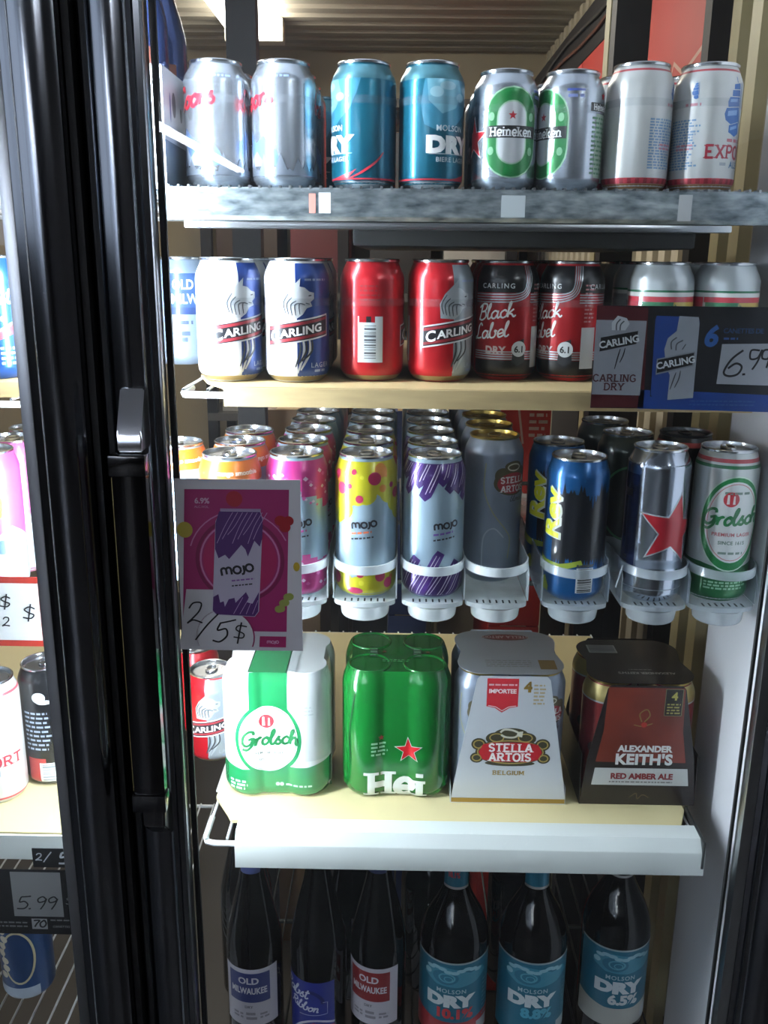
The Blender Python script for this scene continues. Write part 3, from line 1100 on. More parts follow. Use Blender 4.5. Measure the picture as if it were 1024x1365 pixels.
# ---- short silver can with green racetrack label
c = Can('beer_can', .1150, .0262, M_SILVER)
def track(cx, cy, w_, h_, n=10):
    pts = []
    for a0, sy in ((0, 1), (180, -1)):
        for i in range(n + 1):
            t = math.radians(a0 + 180 * i / n)
            pts.append((cx + w_ * math.cos(t), cy + sy * (h_ - w_) + w_ * math.sin(t)))
    return [pts]
GREEN = paint('#1d7a3c', .3, .3)
c.d('green_oval', track(0, 55, 29, 43), paint('#9fc7a8', .3, .4), 1)
c.d('green_oval', track(0, 55, 27.5, 41.5), GREEN, 2)
c.d('inner_outline', track(0, 55, 15.5, 30), paint('#a9c9b0', .3, .4), 3)
c.d('inner_field', track(0, 55, 14, 28.5), paint('#cfd3d6', .3, .5), 4)
c.d('oval_lettering', ell(-21, 70, 3, 4) + ell(21, 70, 3, 4) + ell(-21, 38, 3, 4) + ell(21, 38, 3, 4), paint('#86bd93'), 4)
c.d('black_band', rect(-27, 27, 50, 61.5), BLACK, 5)
c.d('lettering', slab('Heineken', 8.5, 0, 55.8, 1.7, .66), WHITE, 6)
c.d('red_star', star(0, 71, 4.5), paint('#b81f2c'), 5)
c.d('red_star', star(ang(-80), 50, 23), paint('#dfe3e6'), 1)
c.d('red_star', star(ang(-80), 50, 20.5), paint('#b81f2c'), 2)
SIDE = ang(104)
c.d('side_panel', rect(SIDE - 1, SIDE + 22, 14, 74), paint('#b4c4b6', .3, .5), 1)
c.d('side_lettering', greek(SIDE - 6, SIDE + 22, 16, 72, 13, 2.0, 8, .3), paint('#5f8f6e'), 2)
c.d('black_band', rect(SIDE - 9, SIDE + 24, 76, 84), BLACK, 2)
c.d('lettering', slab('Heineken', 5.6, SIDE + 9, 80, 1.1, .66), WHITE, 3)
c.d('red_star', star(SIDE + 10, 91, 4.3), paint('#b81f2c'), 2)
c.d('ink_box', rect(ang(60) - 9, ang(60) + 9, 94, 96), paint('#4c5fae'), 1)
c.d('ink_digits', greek(ang(60) - 8, ang(60) + 8, 87, 92, 1, 3, 6, 0), paint('#7f8dc0'), 1)
PROTO['heineken'] = c
# ---- white can with blue ship
c = Can('beer_can', .1222, .0275, M_PEARL)
c.d('neck_line', rect(*FULL, 113.6, 115.6), paint('#b04048'), 1)
c.d('red_band', rect(*FULL, 8.5, 14), paint('#c0414d', .35, .3), 1)
c.d('pattern_dashes', sum([rect(u, u + 4, 8.6, 13.6) for u in range(-100, 100, 8)], []), paint('#96323d', .35, .3), 2)
c.d('gold_band', rect(*FULL, 3.5, 8.4), mat('copper_ink', '#94704c', .32, .5), 1)
BLUE = paint('#2c65a8')
def ship(cx, cy, k):
    S = [[(-5, 44), (5, 46), (6, 40), (-5, 39)], [(-7, 38), (6, 39), (7, 33), (-7, 32)], [(-10, 31), (7, 32), (8, 23), (-11, 21), (-12, 26)],
         [(-13, 20), (7, 22), (9, 8), (-6, 4), (-13, 8), (-15, 14)], [(-8, 3), (8, 7), (10, -4), (2, -8), (-8, -4)]]
    T = [[(8, 47), (9.5, 47), (11, 6), (9.5, 6)], [(-1, 52), (0, 52), (.6, 46), (-.6, 46)]]
    return shift(S, cx, cy, k), shift(T, cx, cy, k)
S, T = ship(0, 61, .92)
c.d('ship_print', S + T, BLUE, 1)
c.d('sail_light', shift([[(-9, 29), (2, 30), (2, 27), (-9, 26)], [(-11, 17), (3, 19), (3, 14), (-11, 12)], [(-6, 1), (5, 4), (5, 1), (-6, -2)]], 0, 61, .92), paint('#7fa6d2'), 2)
c.d('script_lettering', script('Molson', 4.0, 0, 49.5, 1.1, .2) if False else greek(-8, 14, 48, 52, 1, 3, 3, 0), paint('#b5626c'), 1)
c.d('lettering', slab('EXPORT', 12.5, 2, 39, 2.4, .70), paint('#a5303e'), 1)
c.d('lettering', text('ALE', 6.2, 6, 27.5, .03, 0, 1.2), paint('#3f6d94'), 1)
c.d('small_print', greek(-14, -5, 26, 29, 1, 3, 3, 0), paint('#9aa0a6'), 1)
BU = ang(-110)
c.d('blue_small_print', greek(BU - 10, BU + 28, 22, 70, 18, 1.7, 12, .3), paint('#6d8fb0'), 1)
c.d('red_small_print', greek(BU + 2, BU + 22, 40, 47, 2, 1.8, 14, .3) + greek(BU + 10, BU + 30, 80, 86, 1, 2.6, 15, .2), paint('#c27983'), 2)
S, T = ship(BU + 20, 90, .28)
c.d('ship_print', S + T, BLUE, 1)
PROTO['export'] = c


# ---- lion cans
def lion(cx, cy, k):
    face = [[(-14, -12), (-15, 2), (-10, 12), (-2, 20), (4, 26), (3, 18), (8, 17), (13, 13), (18, 12), (18, 6), (14, 3), (16, -1), (10, -3), (6, -9), (0, -13)]]
    mane = []
    for i, (a, b) in enumerate(((-11, -8), (-8, -9), (-4.5, -10), (-1, -10), (3, -9))):
        mane += stroke([(a, b), (a - 2 + i * .4, b + 10), (a + 3 + i * .6, b + 19 - i * 2.4)], 1.3, taper=True)
    mane += stroke([(12, 9), (15, 9.5)], 1.2) + stroke([(9, 2), (13, 1)], .9)
    return shift(face, cx, cy, k), shift(mane, cx, cy, k)


def carling(body, panel, pshade, outline):
    c = Can('beer_can', .1222, .0272, body)
    H = 122.2
    c.d('colour_panel', [[(0, 2), (0, 60), (-1, 90), (-1.5, 117), (70, 117), (70, 2)]], panel, 1)
    f, m_ = lion(0, 77, 1.0)
    c.d('lion_print', f, pshade, 2)
    c.d('lion_mane_lines', m_, paint('#4c5258'), 3)
    cl_ = sum([stroke([(2 + i * 6.5, 44), (3 + i * 6, 32), (-2 + i * 3.2, 16 + i * 3)], 2.0, taper=True) for i in range(3)], [])
    c.d('claw_lines', cl_, paint('#3a3d42'), 3)
    c.d('claw_streaks', sum([stroke([(6 + i * 6.5, 44), (6.5 + i * 6, 30), (0 + i * 3.2, 10 + i * 3)], 2.6, taper=True) for i in range(2)], []), pshade, 2)
    sk = .17
    def bd(a0, a1, b0, b1):
        return skewpoly(rect(a0, a1, b0, b1), sk)
    c.d('band_outline', bd(-33, 36, 40.5, 62.5), outline, 4)
    c.d('band_black', bd(-31.5, 34.5, 42, 61), paint('#17191e'), 5)
    c.d('band_red', bd(-31.5, 34.5, 43.2, 46) + bd(-31.5, 34.5, 57.2, 60), paint('#8c2a31'), 6)
    L = text('ARLING', 8.0, 4.5, 51.5, .03, 0, 1.0, sx=1.12) + text('C', 11, -23.5, 51.3, .03)
    c.d('lettering', skewpoly(L, sk), WHITE, 7)
    c.d('lettering', text('LAGER', 5, 26, 18, .01, 0, 1.25), paint('#a9b4c6'), 3)
    c.d('small_print', greek(18, 34, 10, 14, 1, 2.4, 5, .2) + greek(8, 34, 100, 103, 1, 2, 8, .1), paint('#8f9fc0'), 3)
    bc = ang(-118)
    c.d('barcode_panel', rect(bc - 14, bc + 12, 20, 60) + rect(bc - 14, bc - 12.5, 60, 66) + rect(bc + 4, bc + 12, 60, 66), paint('#c9d2d4'), 1)
    c.d('barcode_lines', bars(bc - 7, bc + 5, 24, 57, 22), paint('#5a6166'), 2)
    c.d('small_print', rect(bc - 5, bc, 60, 66), paint('#1a1c20'), 1)
    c.d('small_print', greek(bc - 12, bc + 10, 80, 98, 4, 1.8, 9, .2), paint('#9aa6b0') if body != M_RED_C else paint('#8f2a2e'), 1)
    c.d('base_band', rect(*FULL, 1.6, 6.5), mat('brass_base_rim', '#b3a57e', .35, .9), 2)  # brass-coloured band round the foot of the can
    return c
PROTO['carling_white'] = carling(M_WHITECAN, paint('#1f3f86', .3, .35), paint('#d3d8db', .3, .3), paint('#cfd3d6'))
PROTO['carling_red'] = carling(M_RED_C, paint('#9aa5ab', .3, .55), paint('#b6bfc4', .3, .45), paint('#d5dadc'))
# ---- black and red can
c = Can('beer_can', .1222, .0272, M_DRED)
def stripes(pts, n, gap, w_, off):
    out = []
    for i in range(n):
        q = [(a + off[0] * gap * i, b + off[1] * gap * i) for a, b in pts]
        out += stroke(q, w_, curve=True, n=3)
    return out
BL = BLACK
for cu in (0, ang(180) * .62):
    c.d('black_panel', [[(cu - 40, 117), (cu - 40, 90), (cu + 14, 90), (cu + 18, 95), (cu + 18, 117)]], BL, 1)
    c.d('silver_stripes', sum([stroke([(cu - 40, 88.5 - 2.6 * i), (cu - 10, 88.5 - 2.6 * i), (cu + 10, 89.5 - 2.4 * i), (cu + 18 + 1.6 * i, 96 - 1.6 * i), (cu + 19.5 + 2.6 * i, 117)], 1.3, n=4) for i in range(4)], []), SILV, 2)
    c.d('lettering', text('CARLING', 5, cu - 12, 97, .01, 0, 1.3), paint('#cfd4d6'), 3)
    c.d('black_base', rect(cu - 40, cu + 44, 4, 22), BL, 1)
    c.d('silver_stripes', sum([rect(cu - 40, cu + 44, 22.6 + 2.4 * i, 24.0 + 2.4 * i) for i in range(4)], []), SILV, 2)
c.d('script_lettering', script('Black', 7.6, -14, 68, 1.7, .22, .12), WHITE, 2)
c.d('script_lettering', script('Label', 7.6, -20, 48, 1.7, .22, .12), WHITE, 2)
c.d('lettering', text('DRY', 7.6, -12, 32.5, .045, 0, 1.1), paint('#cdb6b6'), 2)
c.d('badge_tail', [[(7, 40), (18, 44), (20, 20), (12, 16), (5, 20)]], paint('#2a2c30'), 3)
c.d('badge', ell(12.5, 33.5, 8), paint('#c4cacc'), 4)
c.d('badge_lettering', text('6.1', 6.6, 12, 33.5, .03), BLACK, 5)
c.d('barcode_panel', rect(28, 44, 14, 56), paint('#b9c0c2'), 3)
c.d('side_print', greek(30, 42, 60, 100, 10, 1.6, 4, .4), paint('#b77a7c'), 2)
c.d('small_print', greek(54, 76, 10, 20, 3, 2, 14, .2), paint('#8f9496'), 3)
PROTO['black_label'] = c
# ---- silver-topped can with green and red bands
c = Can('beer_can', .1222, .0272, mat('pale_silver_can', '#b4bbbd', .32, .5, coat=.3, noise=.03, nscale=30))
c.d('green_line', rect(*FULL, 92.5, 94.5), paint('#1f6a48'), 1)
c.d('white_line', rect(*FULL, 88.5, 92.4), paint('#d7dad6'), 1)
c.d('red_line', rect(-30, 60, 83, 88.2), paint('#bf4450'), 1)
c.d('yellow_line', rect(5, 60, 78, 83), paint('#cdb04a'), 1)
c.d('green_patch', [[(-28, 64), (-28, 83), (5, 83), (10, 78), (14, 72), (8, 64)]], paint('#2a7a4e'), 1)
c.d('dark_figure', [[(-18, 66), (-14, 76), (-4, 78), (4, 74), (8, 69), (2, 64), (-12, 62)]], paint('#26382f'), 2)
c.d('yellow_patch', ell(-12, 55, 9, 6), paint('#c8b03e'), 1)
c.d('red_side', rect(-50, -31, 20, 88), paint('#c23a4a'), 1)
PROTO['striped'] = c
# ---- pale blue-silver can with dark panel
c = Can('beer_can', .1222, .0265, mat('frosted_blue_can', '#8ea0b2', .34, .5, coat=.3, noise=.03, nscale=30))
c.d('blue_panel', rect(-20, 28, 60, 104), paint('#2c4a78'), 1)
c.d('lettering', text('OLD', 11, 2, 92, .03, 0, 1.0, sx=.8) + text('MILW', 11, 4, 76, .03, 0, 1., sx=.8), paint('#b9c8d6'), 2)
c.d('blue_band', rect(-20, 28, 58, 66), paint('#1f3765'), 2)
c.d('small_print', greek(-6, 12, 46, 52, 1, 4, 1, 0) + greek(-2, 8, 26, 40, 2, 5, 2, 0), paint('#40506a'), 1)
PROTO['old_mil'] = c

# ---- tall cans of the plastic trays
ZT = .157
def mojo_base(main):
    c = Can('drink_can', ZT, .0280, M_MOJO)
    c.d('wordmark', mojo(6.4, 6, 84, 2.0), paint('#1b1d26'), 3)
    c.d('wordmark', mojo(6.4, 6 - 103.6, 84, 2.0), paint('#1b1d26'), 3)
    c.d('small_print', skewpoly(greek(-8, 14, 73, 77, 1, 2.2, 3, 0), .12), main, 3)
    c.d('small_print', skewpoly(greek(-8, 16, 67, 71, 1, 1.8, 4, 0), .12), paint('#2c3038'), 3)
    return c
PUR, PUR2 = paint('#3a2060', .3, .35), paint('#7a58a8', .3, .3)
c = mojo_base(PUR2)
rnd = random.Random(11)
top, topl, bot, botl = [], [], [], []
u = -104
i = 0
TL = [118, 110, 126, 114, 122, 132, 117, 125, 112, 128, 120]
while u < 100:
    w_ = 11 + (i % 3)
    lo = TL[i % 11]
    s_ = .42
    top.append([(u, 150), (u + w_ + .6, 150), (u + w_ + .6 - s_ * (150 - lo), lo + 3), (u + w_ * .55 - s_ * (150 - lo), lo - 2), (u - s_ * (150 - lo), lo + 4)])
    topl += stroke([(u + w_ * .35, 149), (u + w_ * .35 - s_ * (143 - lo), lo + 6)], .9, curve=False) + stroke([(u + w_ * .62, 149), (u + w_ * .62 - s_ * (141 - lo), lo + 8)], .7, curve=False)
    hi = [46, 34, 52, 40, 30, 48, 38, 55, 33, 44, 36][i % 11]
    bot.append([(u - 10, 3), (u + w_ - 9.4, 3), (u + w_ - 9.4 + s_ * hi, hi - 3), (u + w_ * .4 - 10 + s_ * hi, hi + 2), (u - 10 + s_ * hi, hi - 4)])
    botl += stroke([(u - 6, 6), (u - 6 + s_ * hi, hi - 4)], .9, curve=False) + stroke([(u - 2.5, 6), (u - 2.5 + s_ * hi, hi - 5)], .7, curve=False)
    u += w_
    i += 1
c.d('purple_strokes', top + bot, PUR, 1)
c.d('purple_strokes', [top[k] for k in range(0, len(top), 3)] + [bot[k] for k in range(1, len(bot), 3)], paint('#4c2d78', .3, .35), 2)
c.d('light_lines', topl + botl, paint('#c3b6d2'), 3)
PROTO['mojo_purple'] = c
# yellow
YEL, YEL2, ORG, MAG = paint('#b9b51e', .32, .25), paint('#cdc93a', .32, .2), paint('#c97f26', .32, .2), paint('#a8264f', .32, .2)
c = mojo_base(paint('#c86a4a'))
rnd = random.Random(5)
A_, B_ = [], []
u = -100
while u < 102:
    lo = 110 + 14 * math.sin(u * .06 + .6) + rnd.uniform(-5, 5)
    A_ += ell(u, lo, rnd.uniform(9, 13), None, 16)
    A_ += rect(u - 6, u + 6, lo, 151)
    hi = 26 + 8 * math.sin(u * .055 - 1.2) + rnd.uniform(-4, 4)
    A_ += ell(u, hi, rnd.uniform(7, 11), None, 16)
    A_ += rect(u - 6, u + 6, 3.5, hi)
    u += 9
c.d('yellow_froth', A_, YEL, 1)
L1, L2, L3 = [], [], []
for k in range(46):
    a = rnd.uniform(-100, 100)
    lo = 112 + 12 * math.sin(a * .06 + .6)
    hi = 26 + 7 * math.sin(a * .055 - 1.2)
    b = rnd.uniform(lo, 148) if k % 3 else rnd.uniform(6, hi)
    r_ = rnd.choice((1.6, 2.2, 3, 4.2, 6, 7.5))
    (L1 if k % 4 == 0 else L2 if k % 4 == 1 else L3).extend(ell(a, b, r_, None, 14))
c.d('pale_bubbles', L1, YEL2, 2)
c.d('orange_bubbles', L2 + ell(-22, 134, 8), ORG, 3)
c.d('crimson_bubbles', L3 + ell(-20, 122, 6.5) + ell(17, 134, 7) + ell(1, 112, 4.2) + ell(-27, 137, 4.5) + ell(24, 26, 6) + ell(2, 29, 4), MAG, 4)
c.d('base_print', ell(-4, 10, 9, 4), MAG, 4)
PROTO['mojo_yellow'] = c
# pink
PK, PK2 = paint('#b03078', .32, .25), paint('#c9609c', .32, .2)
c = mojo_base(paint('#b04a86'))
A_, B_ = [], []
rnd = random.Random(9)
u = -104
while u < 100:
    lo = 108 + 12 * math.sin(u * .05 + 2) + rnd.uniform(-4, 4)
    hi = 38 + 10 * math.sin(u * .05 + 1) + rnd.uniform(-4, 4)
    A_ += rect(u, u + 9, lo, 151) + rect(u, u + 9, 3.5, hi)
    for k in range(3):
        q = rnd.uniform(lo - 6, 140) if k < 2 else rnd.uniform(14, hi + 4)
        s_ = rnd.uniform(1.8, 3.2)
        z_ = u + rnd.uniform(0, 9)
        B_.append([(z_ - s_, q), (z_, q - s_ * .8), (z_ + s_, q), (z_, q + s_ * .9)])
    u += 8.7
c.d('pink_blocks', A_, PK, 1)
c.d('white_flowers', B_, paint('#d3bcd0'), 3)
c.d('pale_flowers', shift(B_, 5, -4, 1.), PK2, 2)
PROTO['mojo_pink'] = c
# orange
c = mojo_base(paint('#c86a4a'))
c.d('orange_band', rect(*FULL, 130, 152), paint('#c96a1e', .32, .2), 1)
c.d('band_lettering', text('mango smoothie', 5, 12, 140.5, .03, 0, 1.) + text('mango smoothie', 5, -80, 140.5, .03), paint('#f4ead8'), 2)
c.d('purple_patch', [[(12, 90), (14, 129), (44, 129), (40, 90)]], paint('#8a63b0'), 1)
c.d('white_patch', [[(-50, 80), (-50, 129), (-8, 129), (-12, 80)]], paint('#d9dde0'), 1)
PROTO['mojo_orange'] = c
# grey lager can with gold lid
c = Can('beer_can', .168, .0272, M_STELLA, M_GOLD)
EM = 26
c.d('emblem_gold', ell(EM, 118, 24, 15) + ell(EM - 14, 126, 9, 9) + ell(EM + 14, 126, 9, 9) + ell(EM, 136, 12, 6), paint('#57523a', .35, .4), 1)
c.d('emblem_red', ell(EM, 117, 20, 12), paint('#93262e'), 2)
c.d('emblem_horn', ring(EM, 135, 9, 4.5, 1.6, 18), paint('#b5b09a'), 3)
c.d('lettering', slab('STELLA', 7, EM + 1, 121, 1.5, .74) + slab('ARTOIS', 7, EM + 1, 111, 1.5, .74), paint('#c9c3c0'), 3)
c.d('script_lettering', script('blonde', 3.2, EM + 6, 98, .8, .3), paint('#4a4d55'), 1)
c.d('gold_line', stroke([(-7, 140), (-8, 110), (2, 85), (18, 64), (24, 52), (22, 30)], 1.3, n=8), paint('#8f8f6e'), 1)
c.d('pale_arch', stroke([(-8, 20), (-7, 55), (4, 66), (16, 55)], 1.6, n=8), paint('#98a1ae'), 1)
PROTO['stella'] = c
# blue and black energy can
c = Can('drink_can', ZT, .0285, M_REVBLUE)
rnd = random.Random(3)
A_ = []
u = -30
while u < 84:
    A_.append([(u, 42 + rnd.uniform(-16, 6)), (u + 2.2, 52), (u + 2.2, 120), (u, 126 + rnd.uniform(-8, 8) - (14 if 5 < u < 18 else 0)), (u - 2.2, 120), (u - 2.2, 52)])
    u += 3.4
c.d('black_scratches', A_, paint('#0c1018', .3, .3), 1)
c.d('yellow_smear', [[(-60, 50), (-40, 44), (-20, 43), (2, 49), (4, 44), (-14, 38), (-40, 36), (-60, 40)]], paint('#8fa02c'), 2)
c.d('yellow_smear', [[(-48, 20), (-40, 26), (-34, 14), (-36, 8), (-46, 10)]], paint('#97a02a'), 2)
c.d('white_shadow', text('Rev', 21, -33, 98, .06, .1, .95, rot=math.pi / 2, sx=1.25), paint('#c9cfc0'), 3)
c.d('lettering', text('Rev', 21, -35, 98, .03, .1, .95, rot=math.pi / 2, sx=1.25), paint('#d3d22a'), 4)
c.d('barcode_panel', rect(-2, 17, 12, 40), paint('#c6cbcd'), 2)
c.d('barcode_lines', bars(-.5, 15.5, 13, 39, 26, 7), paint('#1a1d22'), 3)
c.d('small_print', rect(-2, 17, 41, 44), paint('#30363c'), 2)
PROTO['rev'] = c
# tall silver can with the big red star
c = Can('beer_can', .168, .0272, mat('bright_silver_can', '#a9b0bc', .17, .95, coat=.1, noise=.03, nscale=200, stretch=(1, 1, .02)))
c.d('blue_side', rect(-52, -26, 30, 140), paint('#39497e', .2, .8), 1)
c.d('star_outline', star(15, 82, 43, -.16, .42), paint('#d5d9dc', .25, .6), 2)
c.d('red_star', star(15, 82, 39, -.16, .42), paint('#a81f2b', .3, .2), 3)
c.d('dot_row', sum([rect(u, u + 1.3, 151, 152.2) for u in range(-100, 100, 3)], []), paint('#7d848e'), 1)
c.d('black_band', skewpoly(rect(-48, -34, 116, 124), .02), BLACK, 2)
c.d('barcode_lines', bars(-44, -36, 22, 50, 20, 6), paint('#262a30'), 2)
c.d('base_line', rect(*FULL, 16, 16.8), paint('#80868e'), 1)
PROTO['star'] = c
# white and green can with round label
c = Can('beer_can', .168, .0285, mat('satin_silver_white_can', '#b9bfbe', .3, .45, coat=.3, noise=.02, nscale=30))
c.d('neck_red', rect(*FULL, 155, 159), paint('#a8434a'), 1)
c.d('neck_green', rect(*FULL, 149, 152.5), paint('#2a6b45'), 1)
c.d('green_base', [[(-103, 3), (-103, 46), (-30, 46), (0, 40), (30, 46), (103, 46), (103, 3)]], mat('foil_green', '#156034', .3, .4, coat=.4, noise=.1, nscale=20), 1)
c.d('label_outline', ell(0, 90, 35.5, 52, 40), paint('#bcd0c0', .3, .4), 2)
c.d('label_green', ell(0, 90, 34, 50.5, 40), paint('#1f7a42', .3, .3), 3)
c.d('label_field', ell(0, 92, 29.5, 44, 40), paint('#c9cecd', .3, .2), 4)
c.d('label_ring', ring(0, 92, 27.5, 42, .8, 40), paint('#b66a6c'), 5)
def grolsch(c_d, k, u0, v0, lay):
    c_d('crest', ell(u0 - 3, v0 + 23 * k, 8 * k), paint('#b03039'), lay)
    c_d('crest_bottles', [[(u0 - 4.5 * k - 3, v0 + 18 * k), (u0 - 1.5 * k - 3, v0 + 18 * k), (u0 - 2 * k - 3, v0 + 28 * k), (u0 - 4 * k - 3, v0 + 28 * k)]] + [[(u0 + 1.5 * k - 3, v0 + 18 * k), (u0 + 4 * k - 3, v0 + 18 * k), (u0 + 3.5 * k - 3, v0 + 27 * k), (u0 + 2 * k - 3, v0 + 27 * k)]], paint('#dccfcc'), lay + 1)
    c_d('script_lettering', script('Grolsch', 8.6 * k, u0, v0, 3.0 * k, .16, .06), paint('#1a6a3a'), lay + 1)
grolsch(c.d, 1., -2, 94, 5)
c.d('lettering', text('PREMIUM LAGER', 3.8, 0, 79, .03, 0, 1.1), paint('#ad5a5e'), 5)
c.d('lettering', text('SINCE 1615', 3.8, 0, 70, .03, 0, 1.1), paint('#5b7466'), 5)
c.d('label_small_print', greek(-12, 14, 122, 125.5, 1, 2.6, 5, 0) + greek(-13, 13, 57, 60, 1, 2.6, 6, 0), paint('#70857a'), 5)
c.d('base_script', greek(-24, 26, 17, 27, 3, 2, 7, .4), paint('#7fb391'), 3)
PROTO['grolsch'] = c
# dark cans behind
c = Can('beer_can', .168, .0275, mat('black_green_can', '#14201c', .3, .4, coat=.4, noise=.1, nscale=20))
c.d('green_ring', ring(0, 90, 34, 44, 2.5, 40), paint('#2f6b45'), 1)
c.d('pale_base', rect(*FULL, 8, 50), paint('#8d979b', .3, .4), 1)
PROTO['dark_green'] = c
c = Can('beer_can', .168, .0285, M_BLACKC, mat('dark_lid', '#55585c', .3, .9))
c.d('neck_red', rect(*FULL, 154, 159.5), paint('#a83a36'), 1)
PROTO['dark_red'] = c
# left bay
c = Can('beer_can', .1222, .0262, M_BLUEC)
c.d('white_side', rect(-60, -4, 14, 100), paint('#d5dbe2'), 1)
c.d('script_lettering', script('Pabst', 8, 8, 78, 2.4, .2, .1), WHITE, 3)
c.d('lettering', text('Blue', 8, 12, 62, .03), WHITE, 3)
c.d('red_ribbon', [[(2, 44), (30, 58), (34, 48), (10, 38)]], paint('#c23a44'), 2)
c.d('white_ribbon', stroke([(0, 40), (20, 52), (32, 58)], 2.2), WHITE, 3)
c.d('small_print', greek(14, 34, 14, 34, 4, 2.4, 4, .3), paint('#c9d5ea'), 2)
PROTO['pabst'] = c
c = Can('drink_can', ZT, .0280, mat('hot_pink_can', '#c8589a', .32, .3, coat=.4, noise=.04, nscale=20))
c.d('black_tag', skewpoly(rect(4, 30, 108, 118), .05), BLACK, 2)
c.d('tag_marks', skewpoly(greek(6, 29, 110, 116, 1, 3.6, 2, 0), .05), WHITE, 3)
c.d('yellow_lettering', skewpoly(rect(-30, 2, 76, 96) + [[(6, 76), (12, 104), (18, 88), (22, 106), (26, 98), (24, 80)]], .3), paint('#d8c022'), 2)
c.d('silver_base', [[(-103, 3), (-103, 52), (-40, 50), (0, 56), (34, 76), (60, 60), (103, 52), (103, 3)]], paint('#a9b4ba', .3, .4), 1)
c.d('dark_flower', ell(22, 54, 8), paint('#4a6472'), 2)
c.d('pink_flower', ell(22, 26, 9), paint('#b28a9c'), 2)
PROTO['pink_tall'] = c
c = Can('drink_can', ZT, .0280, mat('plum_can', '#5c2040', .32, .35, coat=.4, noise=.1, nscale=20))
c.d('pink_top', rect(*FULL, 124, 151), paint('#a03570'), 1)
c.d('silver_base', rect(*FULL, 4, 44), paint('#5d6670', .3, .4), 1)
c.d('white_petals', ell(6, 96, 5, 7) + ell(4, 72, 4, 6), paint('#b89c8f'), 2)
PROTO['plum_tall'] = c
c = Can('beer_can', ZT, .0275, M_PEARL)
c.d('neck_line', rect(*FULL, 141, 144), paint('#b5434b'), 1)
c.d('base_line', rect(*FULL, 8, 11), paint('#b5434b'), 1)
S, T = ship(-12, 78, 1.1)
c.d('ship_print', S + T, BLUE, 1)
c.d('lettering', slab('EXPORT', 13, 2, 58, 2.3, .8), paint('#a5303e'), 1)
c.d('lettering', text('ALE', 6, 4, 44, .03), paint('#3f6d94'), 1)
PROTO['export_tall'] = c
c = Can('beer_can', ZT, .0275, M_BLACKC)
c.d('pale_emblem', ell(-2, 122, 8, 7) + ell(4, 116, 9, 3), paint('#c3cbcf'), 1)
c.d('back_text', greek(-24, 14, 50, 104, 9, 2.6, 6, .25), paint('#9aa6b8'), 1)
c.d('back_text', greek(16, 28, 48, 102, 12, 2.4, 9, .2), paint('#8d9ab0'), 1)
c.d('red_side', rect(-24, 0, 8, 40), paint('#a83a3a'), 1)
c.d('barcode_panel', rect(-8, 18, 8, 34), paint('#d5d9da'), 2)
c.d('barcode_lines', bars(-5, 15, 10, 32, 12, 5), paint('#8f979c'), 3)
PROTO['black_text'] = c
c = Can('beer_can', ZT, .0275, mat('navy_can', '#1c477c', .3, .4, coat=.4, noise=.12, nscale=18))
c.d('cream_ring', ring(6, 70, 22, 40, 3, 30), paint('#cfc4a0'), 2)
c.d('cream_lettering', sum([ell(-14 + 3 * math.sin(k * 1.7), 108 - k * 11, 6, 5, 12) for k in range(7)], []), paint('#d6cdb6'), 3)
c.d('white_panel', rect(-40, 30, 6, 24), paint('#b9c6d6'), 1)
PROTO['blue_tall'] = c

USED = set()


def place(key, x, Y, z, rot, label, group=None, cat='can', lean=0.):
    p = PROTO[key]
    if key in USED:
        r = copy_tree(p.root)
    else:
        r = p.root
        USED.add(key)
    r.location = (x, Y, z)
    r.rotation_euler = (0, 0, math.radians(rot))
    tag(r, label, cat, group)
    return r


def bare(o, keep=('body', 'lid')):
    """drop the print of a copy that stands hidden behind others"""
    for ch in list(o.children):
        if ch.name.split('.')[0] not in keep:
            for g in list(ch.children):
                bpy.data.objects.remove(g)
            bpy.data.objects.remove(ch)
    return o


EPS = .0006
ORD = ['front', 'second', 'third', 'fourth', 'fifth', 'sixth', 'seventh']
# ---- top shelf, six packs two wide and three deep
ROW1 = [('coors', 290, 1.012, (12, -8), 'silver can with red script', 'on the top shelf'),
        ('molson', 485, 1.012, (-62, 38), 'teal can with red base line', 'on the top shelf'),
        ('heineken', 673, 1.012, (7, -62), 'silver can with green oval label', 'on the top shelf'),
        ('export', 850, 1.012, (135, 38), 'white can with red base band', 'on the top shelf')]
PACKS = []
for key, px, Y, rots, desc, where in ROW1:
    xa = PX(px, 170, Y)
    xb = PX(px + (89 if key == 'coors' else 90 if key != 'heineken' else 87), 170, Y)
    for k, (x, rt, sd) in enumerate(((xa, rots[0], 'left'), (xb, rots[1], 'right'))):
        for j in range(3):
            o = place(key, x, Y + j * .0675, ZS1 + .0035, rt + (0 if j == 0 else 70 * j + 25 * k), '%s, %s %s of its pack, %s' % (desc, ORD[j], sd, where),
                      'six pack cans on the top shelf')
            if j == 2:
                bare(o)
    PACKS.append((key, xa, xb, Y, ZS1 + .0035, .085 if key != 'heineken' else .078))
# the odd teal can glimpsed between the silver and teal packs
place('molson', PX(416, 170, 1.10), 1.228, ZS1 + .0035, -20, 'teal can half hidden behind the right silver can', 'six pack cans on the top shelf')

